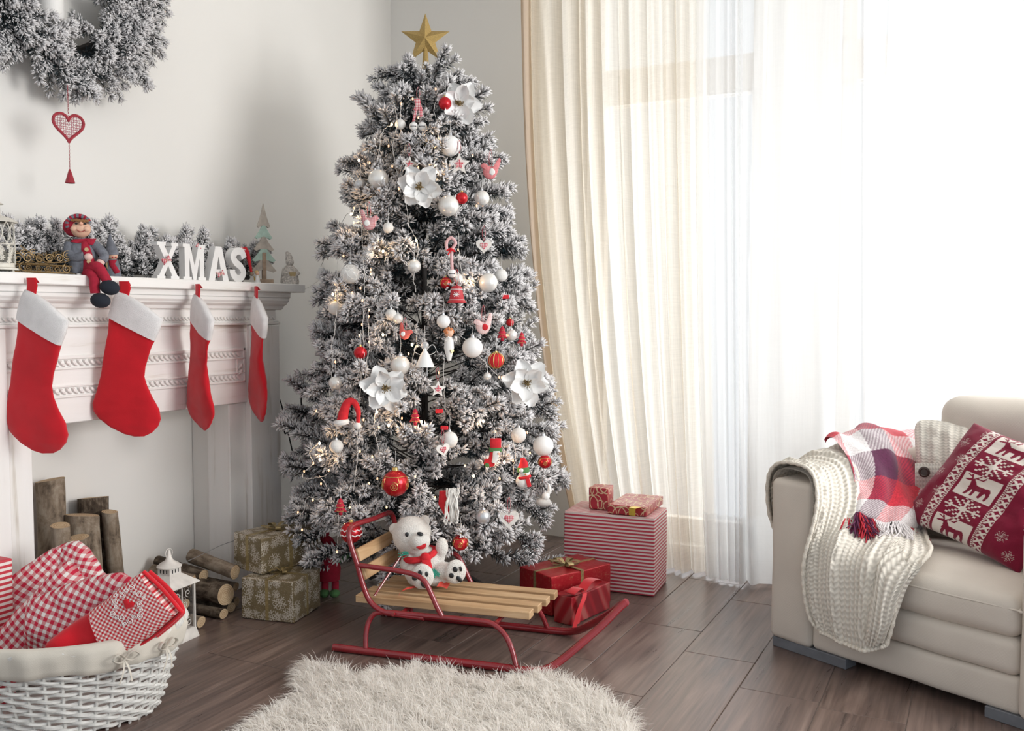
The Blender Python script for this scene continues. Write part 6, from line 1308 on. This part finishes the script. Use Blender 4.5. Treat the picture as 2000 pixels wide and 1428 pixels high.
# cream knitted cushion
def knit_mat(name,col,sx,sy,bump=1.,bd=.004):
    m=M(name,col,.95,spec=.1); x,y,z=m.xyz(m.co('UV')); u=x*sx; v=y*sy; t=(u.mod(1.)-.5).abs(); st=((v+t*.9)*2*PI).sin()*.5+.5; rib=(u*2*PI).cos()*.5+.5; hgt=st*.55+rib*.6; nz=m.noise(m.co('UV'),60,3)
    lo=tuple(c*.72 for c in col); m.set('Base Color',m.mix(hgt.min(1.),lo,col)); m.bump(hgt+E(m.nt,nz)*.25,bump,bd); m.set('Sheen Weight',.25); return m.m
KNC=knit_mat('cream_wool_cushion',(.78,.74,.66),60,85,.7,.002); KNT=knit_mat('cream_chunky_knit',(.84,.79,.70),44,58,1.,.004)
L2=D(1788,1030,3.02); T2=D(1782,814,3.16); B2_=D(2140,1100,2.70); n=120; Fg,Bk,nn,A,Bq=pillow(L2,T2,B2_,.15,n,seed=9,pinch=.03,rc=7); oc=(L2+T2+B2_)/3
rib=.004*np.sin(Bq*34)*(1-np.abs(A)**4); Fg=Fg+nn*rib[...,None]
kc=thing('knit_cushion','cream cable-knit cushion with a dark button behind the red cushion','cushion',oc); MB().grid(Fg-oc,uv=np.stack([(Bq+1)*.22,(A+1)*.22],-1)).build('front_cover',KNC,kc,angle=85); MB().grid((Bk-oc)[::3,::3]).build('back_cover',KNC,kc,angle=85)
bp=D(1805,922,2.96); b=MB(); b.lathe([(0,.004),(.010,.004),(.013,.007),(.017,.005),(.018,0),(.016,-.003)],20,(0,0,0),rotz(YW-.5)@rotm((1,0,0),PI/2)); b.xf(None,bp-oc); b.build('button',plain('horn_button',(.055,.035,.028),.4,var=.2),kc)
P=np.array([[D(1787+4*j,905-0*j+i*6,3.00-.003*j-.012*math.sin(PI*i/8)) for j in range(14)] for i in range(9)]); MB().grid(P-oc,uv=np.stack(np.meshgrid(np.linspace(0,.1,9),np.linspace(0,.1,14),indexing='ij'),-1)).build('button_flap',KNC,kc,angle=85)
# surfaces from control points
def sheet(ctrl,nu,nv):
    C=np.array(ctrl,float); a=np.array([cr(list(C[i]),nv) for i in range(len(C))]); return np.stack([cr(list(a[:,j]),nu) for j in range(a.shape[1])],1)
def normals(P):
    du=np.gradient(P,axis=0); dv=np.gradient(P,axis=1); n_=np.cross(du,dv); return n_/np.maximum(np.linalg.norm(n_,axis=-1,keepdims=True),1e-9)
def metric_uv(P):
    du=np.linalg.norm(np.diff(P,axis=0),axis=-1).mean(1); dv=np.linalg.norm(np.diff(P,axis=1),axis=-1).mean(0); u=np.r_[0,np.cumsum(du)]; v=np.r_[0,np.cumsum(dv)]; return np.stack(np.meshgrid(u,v,indexing='ij'),-1)
WX_=V(.909,-.417,0); WY_=V(.417,.909,0)
c3=lambda x,y,z:A0+WX_*x+WY_*y+V(0,0,z)
ctrl=[[c3(-.025,.10,.33),c3(-.03,.22,.31),c3(-.025,.34,.33),c3(-.02,.44,.36)],
[c3(-.045,.07,.43),c3(-.05,.20,.42),c3(-.045,.34,.43),c3(-.04,.46,.45)],
[c3(-.035,.05,.54),c3(-.04,.18,.545),c3(-.035,.34,.55),c3(-.03,.48,.56)],
[c3(.01,.03,.592),c3(.01,.18,.606),c3(.01,.35,.632),c3(.02,.50,.655)],
[c3(.08,.02,.600),c3(.09,.17,.618),c3(.10,.34,.636),c3(.10,.50,.665)],
[c3(.145,.0,.585),c3(.165,.15,.60),c3(.18,.32,.60),c3(.18,.48,.62)],
[c3(.175,-.02,.52),c3(.22,.10,.52),c3(.26,.26,.51),c3(.27,.42,.50)],
[c3(.172,-.028,.43),c3(.235,.04,.44),c3(.30,.18,.43),c3(.34,.34,.42)],
[c3(.168,-.035,.36),c3(.245,-.01,.395),c3(.34,.08,.402),c3(.42,.22,.40)],
[c3(.168,-.040,.29),c3(.26,-.045,.33),c3(.37,-.03,.365),c3(.50,.08,.395)],
[c3(.175,-.040,.22),c3(.27,-.060,.245),c3(.38,-.060,.27),c3(.475,-.03,.31)],
[c3(.19,-.036,.155),c3(.28,-.055,.165),c3(.385,-.070,.185),c3(.465,-.045,.22)],
[c3(.215,-.03,.125),c3(.29,-.05,.115),c3(.39,-.065,.115),c3(.445,-.045,.145)]]
P=sheet(ctrl,14,46); N_=normals(P); 
if (N_[60,60]@V(0,0,1))<0 and P[60,60][2]>.5: N_=-N_
v_=np.linspace(0,1,P.shape[1]); u_=np.linspace(0,1,P.shape[0]); uvm=metric_uv(P)
cable=np.zeros(P.shape[:2])
for c0 in(.10,.38,.66,.92):
    wob=.022*np.sin(u_*46)[:,None]; cable+=np.exp(-((v_[None]-c0-wob)/.020)**2)+np.exp(-((v_[None]-c0+wob)/.020)**2)*.85
cable+=.35*np.cos(v_*2*PI*22)[None]*np.ones(P.shape[:2]); fold=.010*np.sin(v_[None]*16+u_[:,None]*3)*np.sin(u_[:,None]*PI)
Pt=P+N_*(cable*.0065+fold+.008)[...,None]
kt=thing('knit_throw','chunky cream cable-knit throw draped over the arm and seat of the armchair','blanket',A0)
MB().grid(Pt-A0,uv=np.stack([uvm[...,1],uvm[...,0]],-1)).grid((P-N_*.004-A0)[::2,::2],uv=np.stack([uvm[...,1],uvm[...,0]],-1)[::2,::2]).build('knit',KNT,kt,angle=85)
b=MB(); 
for e in(Pt[:,0],Pt[:,-1],Pt[-1],Pt[0]): 
    nE=len(e); wob=np.sin(np.arange(nE)*1.1)*.003; b.tube(e-A0,.0062+wob*.35,8)
b.build('edge_roll',plain('cream_wool_edge',(.78,.73,.64),.95,var=.1,vs=120,bump=.8,bs=220,bd=.004),kt,angle=85)
ctrl=[[c3(.40,.10,.41),c3(.44,.03,.41),c3(.485,-.015,.385),c3(.515,.01,.392)],[c3(.40,.04,.415),c3(.42,-.045,.37),c3(.475,-.065,.34),c3(.53,-.02,.385)],[c3(.41,-.04,.35),c3(.43,-.085,.28),c3(.465,-.09,.27),c3(.50,-.04,.33)],[c3(.40,-.07,.24),c3(.425,-.098,.2),c3(.455,-.09,.2),c3(.475,-.045,.25)],[c3(.39,-.072,.15),c3(.41,-.085,.135),c3(.43,-.08,.14),c3(.45,-.05,.16)]]
P=sheet(ctrl,12,14); N_=normals(P); uvm=metric_uv(P); v_=np.linspace(0,1,P.shape[1]); MB().grid(P+N_*(.004*np.cos(v_*2*PI*7))[None,:,None]-A0,uv=np.stack([uvm[...,1],uvm[...,0]],-1)).build('turned_fold',KNT,kt,angle=85)
# plaid
ctrl=[[D(1612,872,3.16),D(1650,852,3.26),D(1700,838,3.48),D(1782,850,3.52)],
[D(1622,874,3.14),D(1668,860,3.2),D(1728,858,3.28),D(1786,878,3.38)],
[D(1642,905,3.03),D(1694,890,3.07),D(1752,898,3.14),D(1794,925,3.25)],
[D(1656,945,2.95),D(1708,938,2.98),D(1762,950,3.04),D(1797,972,3.13)],
[D(1662,978,2.90),D(1714,978,2.91),D(1766,992,2.94),D(1800,1012,3.02)],
[D(1650,1003,2.86),D(1700,1016,2.84),D(1756,1028,2.84),D(1800,1040,2.92)]]
P=sheet(ctrl,30,46); N_=normals(P); 
if N_[60,60]@FW>0: N_=-N_
U,Vv=np.meshgrid(np.linspace(0,1,P.shape[0]),np.linspace(0,1,P.shape[1]),indexing='ij')
P=P+N_*(.008*np.sin(Vv*14+U*5)+.004*np.sin(Vv*27-U*9)+.034*np.sin(U*PI)**.5+.01)[...,None]
RD=np.array([.55,.03,.05]);WH=np.array([.72,.68,.68]);PU=np.array([.10,.02,.06]); seq=[RD,WH,PU,RD,WH,PU]
def bandc(t,n_,sh): 
    i=np.floor(t*n_+sh).astype(int)%3; return np.array([RD,WH,PU])[i]
ca_=bandc(Vv+U*.25,4.2,.3); cb_2=bandc(U,4.6,0); q=np.random.default_rng(5); tw=(np.add.outer(np.arange(P.shape[0]),np.arange(P.shape[1]))%4<2)
col=np.where(tw[...,None],ca_,cb_2)*.55+(ca_+cb_2)*.225; col*=(1+.12*q.normal(size=P.shape[:2]))[...,None]; col=col.clip(0,.85)
pb=thing('plaid_throw','red, white and purple checked wool throw with fringe lying over the knitted one','blanket',A0); b=MB(); b.grid(P-A0,uv=np.stack([U*.5,Vv*.4],-1)); me=b.data('wool',tintmat('plaid_wool',bs=500),angle=85); colour(me,col.reshape(-1,3)); link('wool',me,pb)
fr={nm:plain('fringe_'+nm,tuple(c),.95,var=.1) for nm,c in(('red',RD*.8),('white',WH),('purple',PU))}
bs_={nm:MB() for nm in fr}
E_=P[-1]; q=np.random.default_rng(14)
for i in range(260):
    t=q.random(); j=min(int(t*(len(E_)-1)),len(E_)-2); s0=E_[j]; nm='purple' if .1<t<.34 and q.random()<.65 else('red' if t<.36 or t>.80 else 'white')
    s1=s0+RT*q.uniform(-.022,.012)-V(0,0,q.uniform(.016,.03))-FW*q.uniform(.01,.03); s2=s1+RT*q.uniform(-.04,.03)-V(0,0,q.uniform(.015,.045))-FW*q.uniform(.005,.03); bs_[nm].tube(cr([s0,s1,s2],4)-A0,.0021,5)
for nm in fr: bs_[nm].build('fringe',fr[nm],pb,kind='stuff',label=nm+' fringe strands')
